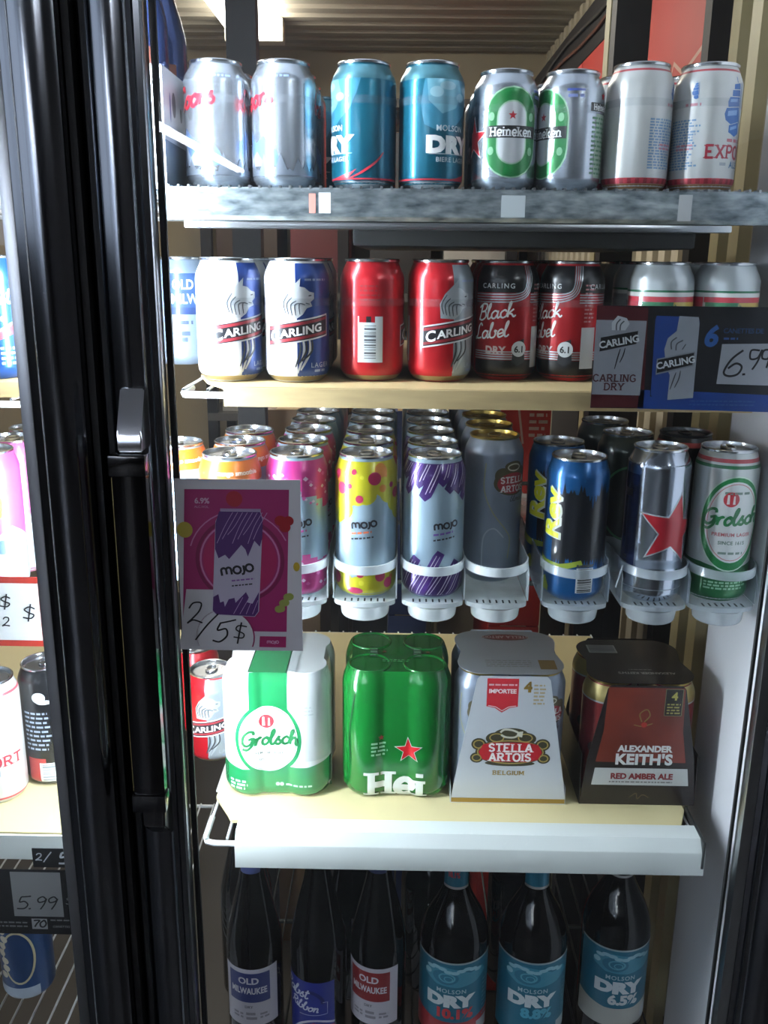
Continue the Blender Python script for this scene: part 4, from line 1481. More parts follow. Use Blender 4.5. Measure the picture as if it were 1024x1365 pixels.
ROW2 = [('carling_white', 306, 396, .957, (30, 6), 'white and blue lion can', 'on the cardboard'),
        ('carling_red', 496, 587, .972, (118, 22), 'red lion can', 'on the cardboard'),
        ('black_label', 674, 760, .990, (-2, -38), 'red and black can with silver stripes', 'on the cardboard'),
        ('striped', 877, 963, .975, (0, -4), 'pale can with green and red stripes', 'behind the price card')]
for key, pa, pb_, Y, rots, desc, where in ROW2:
    xa, xb = PX(pa, 430, Y), PX(pb_, 430, Y)
    if xb - xa < .0665:
        xb = xa + .0665
    for k, (x, rt, sd) in enumerate(((xa, rots[0], 'left'), (xb, rots[1], 'right'))):
        for j in range(3):
            o = place(key, x, Y + j * .0675, ZS2, rt + (0 if j == 0 else 50 * j + 25 * k), '%s, %s %s of its pack, %s' % (desc, ORD[j], sd, where), 'six pack cans on the second shelf')
            if j == 2:
                bare(o)
    PACKS.append((key, xa, xb, Y, ZS2, .080))
place('striped', PX(826, 380, 1.18), 1.18, ZS2, 20, 'pale striped can half hidden left of the price card cans', 'six pack cans on the second shelf')
place('old_mil', PX(243, 430, 1.10), 1.10, ZS2, 14, 'pale blue can with dark blue panel behind the white lion can', None)

# plastic six pack rings round the necks
DESC = {'coors': 'silver', 'molson': 'teal', 'heineken': 'green oval', 'export': 'white', 'carling_white': 'white and blue', 'carling_red': 'red lion',
        'black_label': 'red and black', 'striped': 'striped'}
for key, xa, xb, Y, zb, hv in PACKS:
    bm = bmesh.new()
    for x in (0, xb - xa):
        for j in range(3):
            lathe(bm, [(.03345, hv - .004), (.0336, hv), (.03345, hv + .0035)], 36, False, False, x, j * .0675)
    # webs that join the loops in the gaps between the cans
    for j in range(3):
        m_ = (xb - xa) / 2
        s_ = max(.002, m_ - .0335)
        v = [bm.verts.new(p) for p in ((m_ - s_, j * .0675 - .008, hv + .003), (m_ + s_, j * .0675 - .008, hv + .003), (m_ + s_, j * .0675 + .008, hv + .003), (m_ - s_, j * .0675 + .008, hv + .003))]
        bm.faces.new(v)
    o = bm_obj('six_pack_rings', bm, M_RINGS, None, 'all')
    o.location = (xa, Y, zb)
    tag(o, 'clear plastic rings holding the %s cans together' % DESC[key], 'plastic rings', 'six pack rings')

# ---- third shelf lanes
LANES = [('mojo_orange', 309, 608, .945, 3, 4, 'orange banded mango can', 8),
         ('mojo_pink', 397, 605, .957, 7, -2, 'pink flower print tall can', -30),
         ('mojo_yellow', 488, 600, .957, 6, -12, 'yellow bubble print tall can', -22),
         ('mojo_purple', 578, 602, .957, 7, 12, 'purple stroke print tall can', 0),
         ('stella', 660, 600, 1.012, 6, -8, 'grey can with gold rim', 0)]
ZC3 = ZS3 + .002
LANEX = {}
for key, px, py, Y, n, rt, desc, _ in LANES:
    x = PX(px, 690, Y) if key != 'stella' else LANEX['mojo_purple'] + .0687
    LANEX[key] = x
    for j in range(n):
        o = place(key, x, Y + j * .0672, ZC3, rt + (j * 47 if j else 0),
                  '%s, %s in its lane of the white tray' % (desc, ORD[j] if j else 'frontmost'), '%s lane' % desc)
        if j > 2:
            bare(o, ('body', 'lid'))
place('mojo_orange', PX(238, 620, 1.00), 1.00, ZC3, 170, 'yellow and white tall can at the far left behind the poster')
place('rev', PX(766, 710, .955), .955, ZC3, 0, 'blue and black can with yellow vertical lettering, front of its tray')
place('rev', PX(740, 690, 1.03), 1.035, ZC3, 10, 'blue and black can with yellow lettering, behind the front one')
place('star', PX(872, 700, .955), .955, ZC3, -4, 'tall silver can with big red star in clear tray')
place('grolsch', PX(961, 700, .957), .957, ZC3, 2, 'tall white and green can with oval label at the right end')
place('dark_green', PX(829, 700, 1.03), 1.036, ZC3, 0, 'dark tall can with silver rim behind the red star can')
place('dark_green', PX(800, 700, 1.10), 1.115, ZC3, 60, 'dark tall can deep between the blue and the red star cans')
place('dark_red', PX(906, 700, 1.03), 1.040, ZC3, 0, 'black tall can with red neck line behind the white and green can')

# ---- red can on the fourth shelf glimpsed under the poster
place('carling_red', PX(283, 930, 1.09), 1.09, ZS4, -2, 'red lion can under the poster at the left end of the liner')
place('carling_red', PX(254, 930, 1.13), 1.165, ZS4, 160, 'red can at the shelf end behind the door frame')

# ---- left bay
place('pabst', PX(-10, 430, .95), .95, ZS2, 8, 'blue and white can behind the left door')
place('pabst', PX(24, 430, .95), 1.02, ZS2, 60, 'blue can deeper behind the left door')
place('pink_tall', PX(-14, 680, .95), .955, ZC3 - .002, 0, 'hot pink tall can behind the left door')
place('plum_tall', (PX(-14, 680, .95) + .0670), 1.01, ZC3 - .002, 0, 'dark plum tall can beside the left door frame')
for j in range(4):
    bare(place('pink_tall', PX(-14, 680, .95) , .955 + .068 * (j + 1), ZC3 - .002, 40 * j, 'pink tall can, %s behind the left door' % ORD[j + 1], 'pink cans behind the left door'), ('body', 'lid', 'silver_base'))
for j in range(3):
    bare(place('plum_tall', (PX(-14, 680, .95) + .0670), 1.01 + .068 * (j + 1), ZC3 - .002, 40 * j, 'plum tall can, %s in the lane by the left frame' % ORD[j + 1], 'plum cans behind the left door'), ('body', 'lid', 'pink_top'))
place('export_tall', PX(-3, 950, 1.0), .985, ZS4, 10, 'tall white can with red lettering on the left bay cream shelf')
place('black_text', PX(66, 950, 1.03), 1.03, ZS4, 6, 'black can with pale back text by the left door frame')
place('blue_tall', PX(43, 1330, 1.0), 1.0, ZS5 + .062, -6, 'blue tall can at the bottom left behind the door')

# ================================================================ plastic can trays
M_TRAYW = glassy('milky_white_plastic', (.9, .93, .94), 1.45, haze=.86, rough=.25, hazecol=(.82, .87, .89))
M_TRAYC = glassy('frosted_clear_plastic', (.93, .96, .98), 1.45, haze=.40, rough=.2, hazecol=(.80, .87, .92))


def tray(label, centres, m, pitch, Yc=.952, yback=1.44, zloop=.0415):
    x0 = sum(centres) / len(centres)
    t = empty('can_tray', (x0, Yc, ZS3))
    tag(t, label, 'tray', 'plastic can trays')
    cs = [c_ - x0 for c_ in centres]
    h = pitch / 2
    for c_ in cs:
        # floor of the lane with its scalloped front cup below
        bm = bmesh.new()
        pts = [(c_ - h + .0008, .45), (c_ - h + .0008, -.020)]
        for k in range(13):
            a = math.pi * (1 - k / 12)
            pts.append((c_ + (h - .001) * math.cos(a), -.020 - .016 * math.sin(a)))
        pts += [(c_ + h - .0008, .45)]
        A = [bm.verts.new((x, min(y, yback - Yc), .0015)) for x, y in pts]
        B = [bm.verts.new((x, min(y, yback - Yc), -.0035)) for x, y in pts]
        n = len(pts)
        for i in range(n):
            bm.faces.new((A[i], A[(i + 1) % n], B[(i + 1) % n], B[i]))
        bm.faces.new(A)
        bm.faces.new(B[::-1])
        bmesh.ops.recalc_face_normals(bm, faces=bm.faces[:])
        fl = bm_obj('lane_floor', bm, m, t)
        bm = bmesh.new()
        lathe(bm, [(.0235, -.0190), (.0250, -.0182), (.0262, -.0160), (.0275, -.0036)], 28, True, False, c_, -.012)
        bm_obj('front_cup', bm, m, t, True)
        bm = bmesh.new()
        for k in range(7):
            xx = c_ - .021 + .007 * k
            box(bm, xx - .0009, xx + .0009, -.030, -.0215, .0016, .0019)
        o = bm_obj('drain_slots', bm, M_GASKET, fl)
        o['kind'] = 'stuff'
        # retaining loop
        bm = bmesh.new()
        rings = []
        N = 22
        for k in range(N + 1):
            a = math.pi * (1 - k / N)
            cx_, cy_ = math.cos(a), math.sin(a)
            R0, R1 = h + .0010, h - .0007
            zz = zloop - .001 * cy_
            q = [(R0, zz - .0048), (R0, zz + .0048), (R1, zz + .0048), (R1, zz - .0048)]
            rings.append([bm.verts.new((c_ + r_ * cx_, -.004 - r_ * cy_ * 1.16, z_)) for r_, z_ in q])
        for a_, b_ in zip(rings, rings[1:]):
            for k in range(4):
                bm.faces.new((a_[k], a_[(k + 1) % 4], b_[(k + 1) % 4], b_[k]))
        bm.faces.new(rings[0][::-1])
        bm.faces.new(rings[-1])
        bmesh.ops.recalc_face_normals(bm, faces=bm.faces[:])
        bm_obj('front_loop', bm, m, t, True)
    edges = sorted(set([round(c_ - h, 4) for c_ in cs] + [round(c_ + h, 4) for c_ in cs]))
    merged = []
    for e in edges:
        if merged and e - merged[-1] < .006:
            continue
        merged.append(e)
    for e in merged:
        bm = bmesh.new()
        pf = [(-.022, .0016), (-.022, .030), (-.006, zloop + .0045), (yback - Yc, zloop + .0045), (yback - Yc, .0016)]
        A = [bm.verts.new((e - .0007, y, z)) for y, z in pf]
        B = [bm.verts.new((e + .0007, y, z)) for y, z in pf]
        n = len(pf)
        for i in range(n):
            bm.faces.new((A[i], A[(i + 1) % n], B[(i + 1) % n], B[i]))
        bm.faces.new(A[::-1])
        bm.faces.new(B)
        bmesh.ops.recalc_face_normals(bm, faces=bm.faces[:])
        bm_obj('divider', bm, m, t)
    return t


PIT = .0682
xm = [LANEX[k] for k in ('mojo_pink', 'mojo_yellow', 'mojo_purple')]
xs5 = [LANEX['mojo_orange']] + xm + [LANEX['mojo_purple'] + PIT + .0005]
tray('white plastic tray with five lanes of tall cans', xs5, M_TRAYW, PIT)
tray('frosted clear tray holding the blue and black cans', [PX(766, 710, .955)], M_TRAYC, .0715)
tray('frosted clear tray holding the red star can', [PX(872, 700, .955)], M_TRAYC, .0715)
tray('frosted clear tray holding the white and green can at the right', [PX(961, 700, .957)], M_TRAYC, .0715)
# cable tie between the clear trays
bm = bmesh.new()
p = P(821, 770, .918)
tube(bm, [p + Vector((.006, 0, .014)), p + Vector((.003, -.003, .004)), p + Vector((0, -.002, -.010))], .0008, 6)
o = bm_obj('cable_tie', bm, M_TRAYC, None, True)
tag(o, 'thin clear cable tie between the blue can tray and red star tray', 'cable tie')


# ================================================================ four packs
def pack_rr(z, H):
    pr = [(.0245, 0), (.0300, .005), (.0330, .013), (.0330, H - .020), (.0318, H - .013), (.0290, H - .005), (.0270, H)]
    return radius_at(pr, z)


def pack_front(x, z, H, val=.925):
    rr = pack_rr(z, H)
    d = abs(abs(x) - .0332)
    yc = .0332 + math.sqrt(max(rr * rr - d * d, 0)) if d < rr else .0332
    if abs(x) < .0332:
        yc = max(yc, val * (.0332 + rr))
    return yc


def film_pack(name, label, px, py, Y, H, m):
    t = empty(name, (PX(px, py, Y), Y, ZS4))
    tag(t, label, 'multipack', 'four packs on the cream board')
    bm = bmesh.new()
    N = 120
    zs = [0, .0015, .004, .008, .013, .02] + [.03 + i * .0118 for i in range(10)] + [H - .020, H - .016, H - .012, H - .008, H - .004, H - .0012, H]
    zs = sorted(set(round(z, 5) for z in zs if z <= H))
    rings = []
    for z in zs:
        rr = pack_rr(z, H)
        ringv = []
        for k in range(N):
            a = 2 * math.pi * k / N
            dx, dy = math.sin(a), -math.cos(a)
            best = 0
            for sx in (-1, 1):
                for sy in (-1, 1):
                    cx_, cy_ = sx * .0332, sy * .0332
                    b = dx * cx_ + dy * cy_
                    cc = cx_ * cx_ + cy_ * cy_ - rr * rr
                    disc = b * b - cc
                    if disc >= 0:
                        best = max(best, b + math.sqrt(disc))
            mx_ = max(abs(dx), abs(dy))
            tt = min(abs(dx), abs(dy)) / mx_
            film = .925 * (.0332 + rr) / mx_
            if tt * .925 * (.0332 + rr) < .0332:
                best = max(best, film)
            ringv.append(bm.verts.new((dx * best, dy * best, z)))
        rings.append(ringv)
    for a_, b_ in zip(rings, rings[1:]):
        for k in range(N):
            bm.faces.new((a_[k], a_[(k + 1) % N], b_[(k + 1) % N], b_[k]))
    bm.faces.new(rings[0][::-1])
    bm.faces.new(rings[-1])
    bm_obj('shrink_film', bm, m, t, True)
    # rims of the four cans pressing through the film
    for sx in ((-1, 1) if m is M_FILMG else ()):
        for sy in (-1, 1):
            bm = bmesh.new()
            lathe(bm, [(.0262, H - .0004), (.0260, H + .0014), (.0250, H + .0018), (.0240, H + .0012), (.0225, H - .0003)], 28, False, False, sx * .0332, sy * .0332)
            bm_obj('rim_ridge', bm, m, t, 'all')
    def fmap(u, v, lift):
        z = max(.0005, min(v * .001, H))
        return Vector((u * .001, -pack_front(u * .001, z, H) - lift * 1.6, z))
    def tmap(u, v, lift):
        return Vector((u * .001, v * .001, H + .0006 + lift))
    def F(nm, polys, mm, layer=1):
        decal(nm, polys, mm, fmap, t, layer + 1, 2.6, 3.0)
    def T(nm, polys, mm, layer=1):
        decal(nm, polys, mm, tmap, t, layer)
    return t, F, T


M_FILMW = mat('glossy_white_film', '#d9dddc', .22, 0, coat=.6, bump=.35, nscale=26, noise=.02, stretch=(1, 1, .35))
M_FILMG = mat('glossy_green_film', '#0c6a26', .2, .1, coat=.7, bump=.45, nscale=24, noise=.10, stretch=(1, 1, .35))
G1, G2 = paint('#1b7a46', .22, 0., .6), paint('#12603a', .22, 0., .6)
t, F, T = film_pack('four_pack', 'white and green shrink wrapped four pack with round script label', 376, 980, 1.047, .166, M_FILMW)
F('green_base', [[(-65.5, 2), (-65.5, 47), (-40, 40), (0, 42), (40, 44), (65.5, 50), (65.5, 2)]], G1, 1)
F('green_stripe', [[(-30, 100), (-30, 165.5), (15, 165.5), (15, 100)]], G1, 1)
F('grey_side', [[(20, 52), (20, 165), (62, 165), (64, 52)]], paint('#c3cacb', .25, 0., .5), 1)
F('label_ring', ell(-8, 80, 40, 48, 40), G1, 2)
F('label_gap', ell(-8, 80, 35.6, 43.4, 40), paint('#dfe6e2', .25, 0., .5), 3)
F('label_ring', ell(-8, 80, 34.4, 42.2, 40), paint('#4f9b72', .25, 0., .5), 4)
F('label_field', ell(-8, 80, 33.6, 41.4, 40), paint('#e6e9e6', .25, 0., .5), 5)
grolsch(F, 1.12, -7, 78, 6)
F('lettering', text('PREMIUM LAGER', 3.2, -8, 62, .02, 0, 1.15) + text('SINCE 1615', 3.2, -8, 53, .02, 0, 1.1), paint('#5f6a62'), 6)
F('small_print', greek(-56, -34, 12, 26, 3, 3, 4, .2) + greek(12, 44, 17, 20, 1, 2.4, 6, 0) + ell(2, 19, 2.6, None, 10) + ell(7, 19, 2.6, None, 10), paint('#a9d2ba'), 3)
F('side_print', greek(30, 48, 112, 126, 3, 2, 7, .4), paint('#a9b2b2'), 2)
T('green_stripe', [[(-30, -62), (-30, 62), (15, 62), (15, -62)]], G1, 1)
T('dark_stripe_edge', rect(-31, -29.6, -62, 62) + rect(14, 15.4, -62, 62), G2, 2)
T('grey_patch', rect(16, 26, -58, 58), paint('#b4bcbc'), 1)

t, F, T = film_pack('four_pack', 'glossy green shrink wrapped four pack with red star', 528, 980, 1.050, .166, M_FILMG)
F('star_outline', star(15, 66, 18, .06, .40), paint('#cfe0d2'), 2)
F('red_star', star(15, 66, 16, .06, .40), paint('#b81a22', .25), 3)
F('small_emblem', greek(-30, -10, 58, 78, 4, 2.6, 5, .2), paint('#7fb38a'), 2)
F('small_star', star(-18, 83, 4), paint('#a8302a'), 2)
F('lettering', slab('Hei', 33, 1, 20, 8.2, .78), paint('#dfe8e2', .25), 2)
F('dark_curve', stroke([(-50, 140), (-54, 110), (-57, 80), (-55, 50)], 1.0, n=6), paint('#0a3d1a'), 2)  # thin dark curve down the left of the film
T('top_emblem', rect(-34, -24, -16, 14) + rect(20, 30, -16, 14), paint('#123c22'), 1)
T('top_emblem_print', greek(-33, -25, -14, 12, 3, 5, 3, 0) + greek(21, 29, -14, 12, 3, 5, 4, 0), paint('#7d9a86'), 2)
T('top_star', star(-16, 0, 4) + star(38, 0, 4), paint('#8a3a30'), 1)
T('top_print', greek(-18, 18, -30, -22, 2, 2, 6, .1), paint('#4f8a60'), 1)


# cartons with the corners of the cans showing
def carton_pack(label, px, py, Y, H, m, topm, sidem, low, wt, sidez):
    t = empty('carton', (PX(px, py, Y), Y, ZS4))
    tag(t, label, 'multipack', 'four packs on the cream board')
    hx = .0700
    yf = -.0688
    def panel(nm, pts, y0, y1, mm):
        bm = bmesh.new()
        A = [bm.verts.new((x, y0, z)) for x, z in pts]
        B = [bm.verts.new((x, y1, z)) for x, z in pts]
        n = len(pts)
        for i in range(n):
            bm.faces.new((A[i], A[(i + 1) % n], B[(i + 1) % n], B[i]))
        bm.faces.new(A)
        bm.faces.new(B[::-1])
        bmesh.ops.recalc_face_normals(bm, faces=bm.faces[:])
        return bm_obj(nm, bm, mm, t)
    fp = [(-hx, 0), (hx, 0), (hx - low[0], low[1]), (wt, H - .004), (wt - .004, H + .0005), (-wt + .004, H + .0005), (-wt, H - .004), (-hx + low[0], low[1])]
    panel('front_panel', fp, yf - .0007, yf, m)
    panel('back_panel', fp, -yf, -yf + .0007, m)
    for s in (-1, 1):
        bm = bmesh.new()
        pf = [(yf, 0), (-yf, 0), (-yf - .004, sidez), (yf + .004, sidez)]
        A = [bm.verts.new((s * hx, y, z)) for y, z in pf]
        B = [bm.verts.new((s * (hx - .0007), y, z)) for y, z in pf]
        for i in range(4):
            bm.faces.new((A[i], A[(i + 1) % 4], B[(i + 1) % 4], B[i]))
        bm.faces.new(A)
        bm.faces.new(B[::-1])
        bmesh.ops.recalc_face_normals(bm, faces=bm.faces[:])
        bm_obj('side_panel', bm, sidem, t)
    # top card lobed over the four lids
    bm = bmesh.new()
    ol = []
    for cx_, cy_, a0 in ((.034, -.034, -90), (.034, .034, 0), (-.034, .034, 90), (-.034, -.034, 180)):
        for k in range(9):
            a = math.radians(a0 + 90 * k / 8 + (-8 if k == 0 else 8 if k == 8 else 0))
            ol.append((cx_ + .0300 * math.cos(a), cy_ + .0300 * math.sin(a)))
        nx, ny = {-90: (1, 0), 0: (0, 1), 90: (-1, 0), 180: (0, -1)}[a0]
        ol.append((nx * .058, ny * .058) if nx else (0, ny * .0645))
    A = [bm.verts.new((x, y, H + .0007)) for x, y in ol]
    B = [bm.verts.new((x, y, H + .0001)) for x, y in ol]
    n = len(ol)
    for i in range(n):
        bm.faces.new((A[i], A[(i + 1) % n], B[(i + 1) % n], B[i]))
    bm.faces.new(A)
    bm.faces.new(B[::-1])
    bmesh.ops.recalc_face_normals(bm, faces=bm.faces[:])
    bm_obj('top_card', bm, topm, t)
    fmap = flatmap((0, yf - .0007, 0), (1, 0, 0), (0, 0, 1), (0, -1, 0))
    tmap = flatmap((0, 0, H + .0007), (1, 0, 0), (0, 1, 0), (0, 0, 1))
    return t, (lambda nm, po, mm, ly=1: decal(nm, po, mm, fmap, t, ly)), (lambda nm, po, mm, ly=1: decal(nm, po, mm, tmap, t, ly))


def flip(polys):
    return [[(-a, -b) for a, b in q] for q in polys]


M_CARDW = mat('white_coated_card', '#c4cad0', .35, .1, coat=.3, noise=.03, nscale=12)
M_CARDB = mat('dark_brown_card', '#1d1412', .4, .0, coat=.3, noise=.15, nscale=12)
t, F, T = carton_pack('white carton four pack with red and gold emblem', 671, 980, 1.050, .1685, M_CARDW, mat('grey_top_card', '#a7abad', .35, .2, coat=.2, noise=.04, nscale=12),
                      M_CARDW, (.004, .030), .043, .020)
GO = paint('#a5863f', .35, .5)
F('gold_base_line', rect(-69, 69, 1, 7), GO, 1)
orn = ell(0, 70, 42, 17, 30) + ell(-38, 80, 9, 8) + ell(38, 80, 9, 8) + ell(-40, 62, 8, 7) + ell(40, 62, 8, 7) + ell(0, 94, 20, 8) + ell(-18, 88, 12, 8) + ell(18, 88, 12, 8) + ell(0, 55, 30, 4)
F('emblem_shadow', orn, paint('#4d4a38', .35, .3), 1)
F('emblem_gold', ring(0, 70, 40, 16, 1.6) + ring(-38, 80, 7, 6, 1.6, 18) + ring(38, 80, 7, 6, 1.6, 18) + ring(-40, 62, 6, 5, 1.6, 18) + ring(40, 62, 6, 5, 1.6, 18) + ring(-17, 89, 9, 6, 1.5, 18) + ring(17, 89, 9, 6, 1.5, 18), paint('#b7a35c', .35, .4), 2)
F('emblem_horn', stroke([(-13, 96), (-8, 100), (2, 99), (9, 95), (4, 90), (-6, 90), (-12, 93)], 2.4) + [[(6, 92), (13, 90), (14, 98), (8, 97)]], paint('#c9c7b4'), 3)
F('emblem_red', [[(-33, 60), (-38, 70), (-33, 80), (-20, 83), (20, 83), (33, 80), (38, 70), (33, 60), (20, 57), (-20, 57)]], paint('#b3202a'), 4)
F('lettering', slab('STELLA', 10.5, 0, 76, 2.3, .74) + slab('ARTOIS', 10.5, 0, 63.5, 2.3, .74), paint('#eee8e6'), 5)
F('lettering', slab('BELGIUM', 5.6, -1, 42, 1.2, .88), paint('#a38a55', .35, .3), 1)
F('red_flag', [[(-31, 166), (6, 166), (6, 130), (-4, 128), (-12.5, 122), (-21, 128), (-31, 130)]], paint('#bf2c36'), 1)
F('flag_line', stroke([(-29, 131), (-20, 129.5), (-12.5, 124.5), (-5, 129.5), (4, 131)], .9, curve=False), paint('#e6dcd9'), 2)
F('lettering', text('IMPORTEE', 5.4, -12.5, 150, .03, 0, .95), paint('#eee0de'), 2)
F('small_print', greek(-29, 4, 156, 160, 1, 2, 5, 0), paint('#e0b9ba'), 2)
F('numeral', text('4', 13, 17, 156, .05), GO, 1)
F('small_print', greek(24, 38, 132, 160, 6, 2.2, 9, .2), paint('#b3a27c'), 1)
T('top_emblem', ell(2, 44, 30, 10), paint('#6d4a3a'), 1)
T('top_emblem', ell(2, 44, 27, 8), paint('#8a3a34'), 2)
T('lettering', flip(slab('STELLA ARTOIS', 7, -2, -44, 1.4, .62)), paint('#c9b2a8'), 3)
T('small_print', greek(-30, 28, -46, -24, 4, 2.2, 3, .1), paint('#8f8f86'), 1)
T('gold_square', rect(34, 54, -50, -24), paint('#8a6f34', .4, .3), 1)
st_x, st_y = t.location.x, t.location.y
for sx, sd in ((-1, 'left'), (1, 'right')):
    for sy, fr in ((-1, 'front'), (1, 'rear')):
        o = place('stella', st_x + sx * .0340, st_y + sy * .0340, ZS4 + .0002, -26 if sx > 0 else -38, 'grey can inside the white carton, %s %s' % (fr, sd), 'cans inside the white carton')

t, F, T = carton_pack('dark brown carton four pack with russet front and white band', 836, 970, 1.052, .158, M_CARDB, M_CARDB, M_CARDB, (.006, .062), .046, .066)
F('russet_field', [[(-54, 58), (-47, 100), (-45, 156), (45, 156), (47, 100), (54, 58)]], mat('russet_ink', '#6e2a1c', .38, 0, coat=.3, noise=.35, nscale=14), 1)
F('lettering', text('ALEXANDER', 8.2, 4, 76.5, .05, 0, 1.0), paint('#d5d8d6'), 2)
F('lettering', text("KEITH'S", 14, 4, 62.5, .045, 0, 1.06), paint('#d5d8d6'), 2)
F('white_band', [[(-57, 27), (-54, 50), (57, 50), (60, 27)]], paint('#b9bcbb'), 2)
F('lettering', text('RED AMBER ALE', 7.6, 3, 39.5, .05, 0, 1.), paint('#7c1a20'), 3)
F('small_print', greek(-36, 40, 30, 33, 1, 1.6, 4, 0), paint('#6d6a68'), 3)
F('script_mark', script('Ale', 4.2, 2, 14, .8, .3) if False else stroke([(-10, 10), (-2, 16), (0, 8), (6, 14), (14, 10)], .9), paint('#5f4a34'), 1)
F('hop_print', stroke([(-3, 112), (-6, 122), (2, 128), (6, 120), (0, 112)], 1.6) + stroke([(-12, 108), (-2, 106), (10, 110)], 1.4), paint('#7a6a3a'), 2)
F('red_hop', ell(0, 108, 3.5), paint('#a02a22'), 3)
F('pack_box', rect(22, 43, 120, 155), paint('#1a1511'), 2)
F('pack_box_line', rect(22, 43, 154.2, 155) + rect(22, 43, 120, 120.8) + rect(22, 22.8, 120, 155) + rect(42.2, 43, 120, 155), paint('#6d6a4a'), 3)
F('numeral', text('4', 10, 33, 146, .04), paint('#a9a04c'), 3)
F('small_print', greek(25, 41, 122, 137, 4, 2, 4, .1), paint('#8f8a4c'), 3)
T('lettering', flip(text("ALEXANDER KEITH'S", 5.4, -8, 36, .03, 0, 1.0)), paint('#a9a6a2'), 1)
T('small_print', flip(greek(-16, 12, 24, 28, 1, 1.8, 3, 0)), paint('#7d7a76'), 1)
T('barcode_panel', rect(-50, -14, 22, 46), paint('#a9abaa'), 1)
T('barcode_lines', bars(-48, -16, 24, 44, 16, 4), paint('#55565a'), 2)
kx, ky = t.location.x, t.location.y
ck = Can('beer_can', .157, .0275, mat('russet_can', '#7a2426', .3, .45, coat=.3, noise=.06, nscale=20), M_GOLD)
ck.d('gold_shoulder', rect(*FULL, 133, 152), mat('cream_gold_ink', '#a3925c', .3, .5), 1)
ck.d('silver_line', rect(*FULL, 131, 133), SILV, 1)
ck.d('dark_emblem', ell(-6, 70, 14, 10), paint('#3a1a18'), 1)
PROTO['keith'] = ck
for sx, sd in ((-1, 'left'), (1, 'right')):
    for sy, fr in ((-1, 'front'), (1, 'rear')):
        place('keith', kx + sx * .0340, ky + sy * .0340, ZS4 + .0002, 20 * sx, 'russet can with gold neck inside the brown carton, %s %s' % (fr, sd), 'cans inside the brown carton')

# ================================================================ bottles on the lowest shelf
M_BOTTLE = mat('dark_brown_bottle_glass', '#070504', .05, 0, coat=0., spec=.4, noise=.3, nscale=6)
M_CAPK = mat('dark_bottle_cap', '#1c1a1e', .3, .7, noise=.1, nscale=20)


class Bottle:
    def __init__(s, kind):
        s.root = empty('beer_bottle')
        if kind == 'long':
            s.r = .0360
            s.prof = [(.030, 0), (.034, .002), (.036, .008), (.036, .152), (.0345, .168), (.0300, .192), (.0235, .220), (.0175, .246), (.0150, .262), (.0142, .284), (.0150, .286), (.0150, .291), (.0138, .292)]
            top = .292
        else:
            s.r = .0440
            s.prof = [(.036, 0), (.0415, .003), (.0440, .010), (.0440, .160), (.0432, .170), (.0400, .184), (.0330, .202), (.0245, .218), (.0190, .230), (.0165, .240), (.0160, .276), (.0168, .278), (.0168, .284), (.0150, .285)]
            top = .285
        bm = bmesh.new()
        lathe(bm, s.prof, 48, True, True)
        bm_obj('glass_body', bm, M_BOTTLE, s.root, 'all')
        bm = bmesh.new()
        r_ = s.prof[-1][0]
        lathe(bm, [(r_ + .0010, top - .0075), (r_ + .0012, top - .0020), (r_ - .0005, top + .0016), (.001, top + .0018)], 30, False, True)
        bm_obj('cap', bm, M_CAPK, s.root, True)
        s.map = wrapmap(s.prof, s.r)

    def d(s, nm, polys, m, layer=1):
        vs = [p[1] for q in polys for p in q]
        return decal(nm, polys, m, s.map, s.root, layer, 3.0, 2.5 if max(vs) > 151 else None)


def old_mil_bottle(colr):
    b = Bottle('long')
    b.d('paper_label', [[(-38, 52), (-38, 138), (38, 138), (38, 52)]], paint('#c3bfca', .5), 1)
    b.d('colour_panel', rect(-30, 26, 88, 132), colr, 2)
    b.d('lettering', text('OLD', 9.5, -2, 121, .03, 0, 1.0), paint('#d5d3da'), 3)
    b.d('lettering', text('MILWAUKEE', 9.5, -2, 106, .03, 0, 1.0, sx=.66), paint('#d5d3da'), 3)
    b.d('small_print', text('DRY', 4, -2, 81, .02), paint('#55505c'), 2)
    b.d('small_print', greek(-24, -10, 62, 72, 2, 3, 3, 0) + greek(-6, 8, 60, 74, 2, 4, 5, 0) + greek(12, 24, 62, 72, 2, 3, 6, 0), paint('#8f8a94'), 2)
    b.d('neck_label', rect(-34, 34, 262, 280), paint('#3c4674', .4), 1)
    return b
PROTO['om_blue'] = old_mil_bottle(paint('#2a3572', .45))
PROTO['om_red'] = old_mil_bottle(paint('#8c2228', .45))
b = Bottle('long')
pd = lambda nm, po, mm, ly=1: b.d(nm, shift(po, 0, -13), mm, ly)
pd('paper_label', rect(-44, 34, 40, 128), paint('#24308a', .4), 1)
pd('ribbon_red', [[(-20, 52), (6, 66), (34, 60), (34, 44), (8, 50), (-16, 40)]], paint('#a82a2e', .4), 2)
pd('white_ribbon', stroke([(-30, 40), (-10, 62), (10, 70), (34, 64)], 3), paint('#cfd2de'), 3)
pd('script_lettering', script('Pabst', 8, -22, 108, 2.2, .2, -.1), paint('#d3d6e4'), 3)
pd('script_lettering', script('Ribbon', 6.5, -8, 88, 1.9, .2, -.1), paint('#d3d6e4'), 3)
pd('label_arc', stroke([(-6, 112), (6, 112), (16, 104), (18, 96)], 5, n=6), paint('#1a2266'), 2)
pd('small_print', stroke([(18, 98), (24, 98), (24, 80), (-14, 76)], .9, curve=False), paint('#aab0d0'), 3)
PROTO['pabst_bottle'] = b


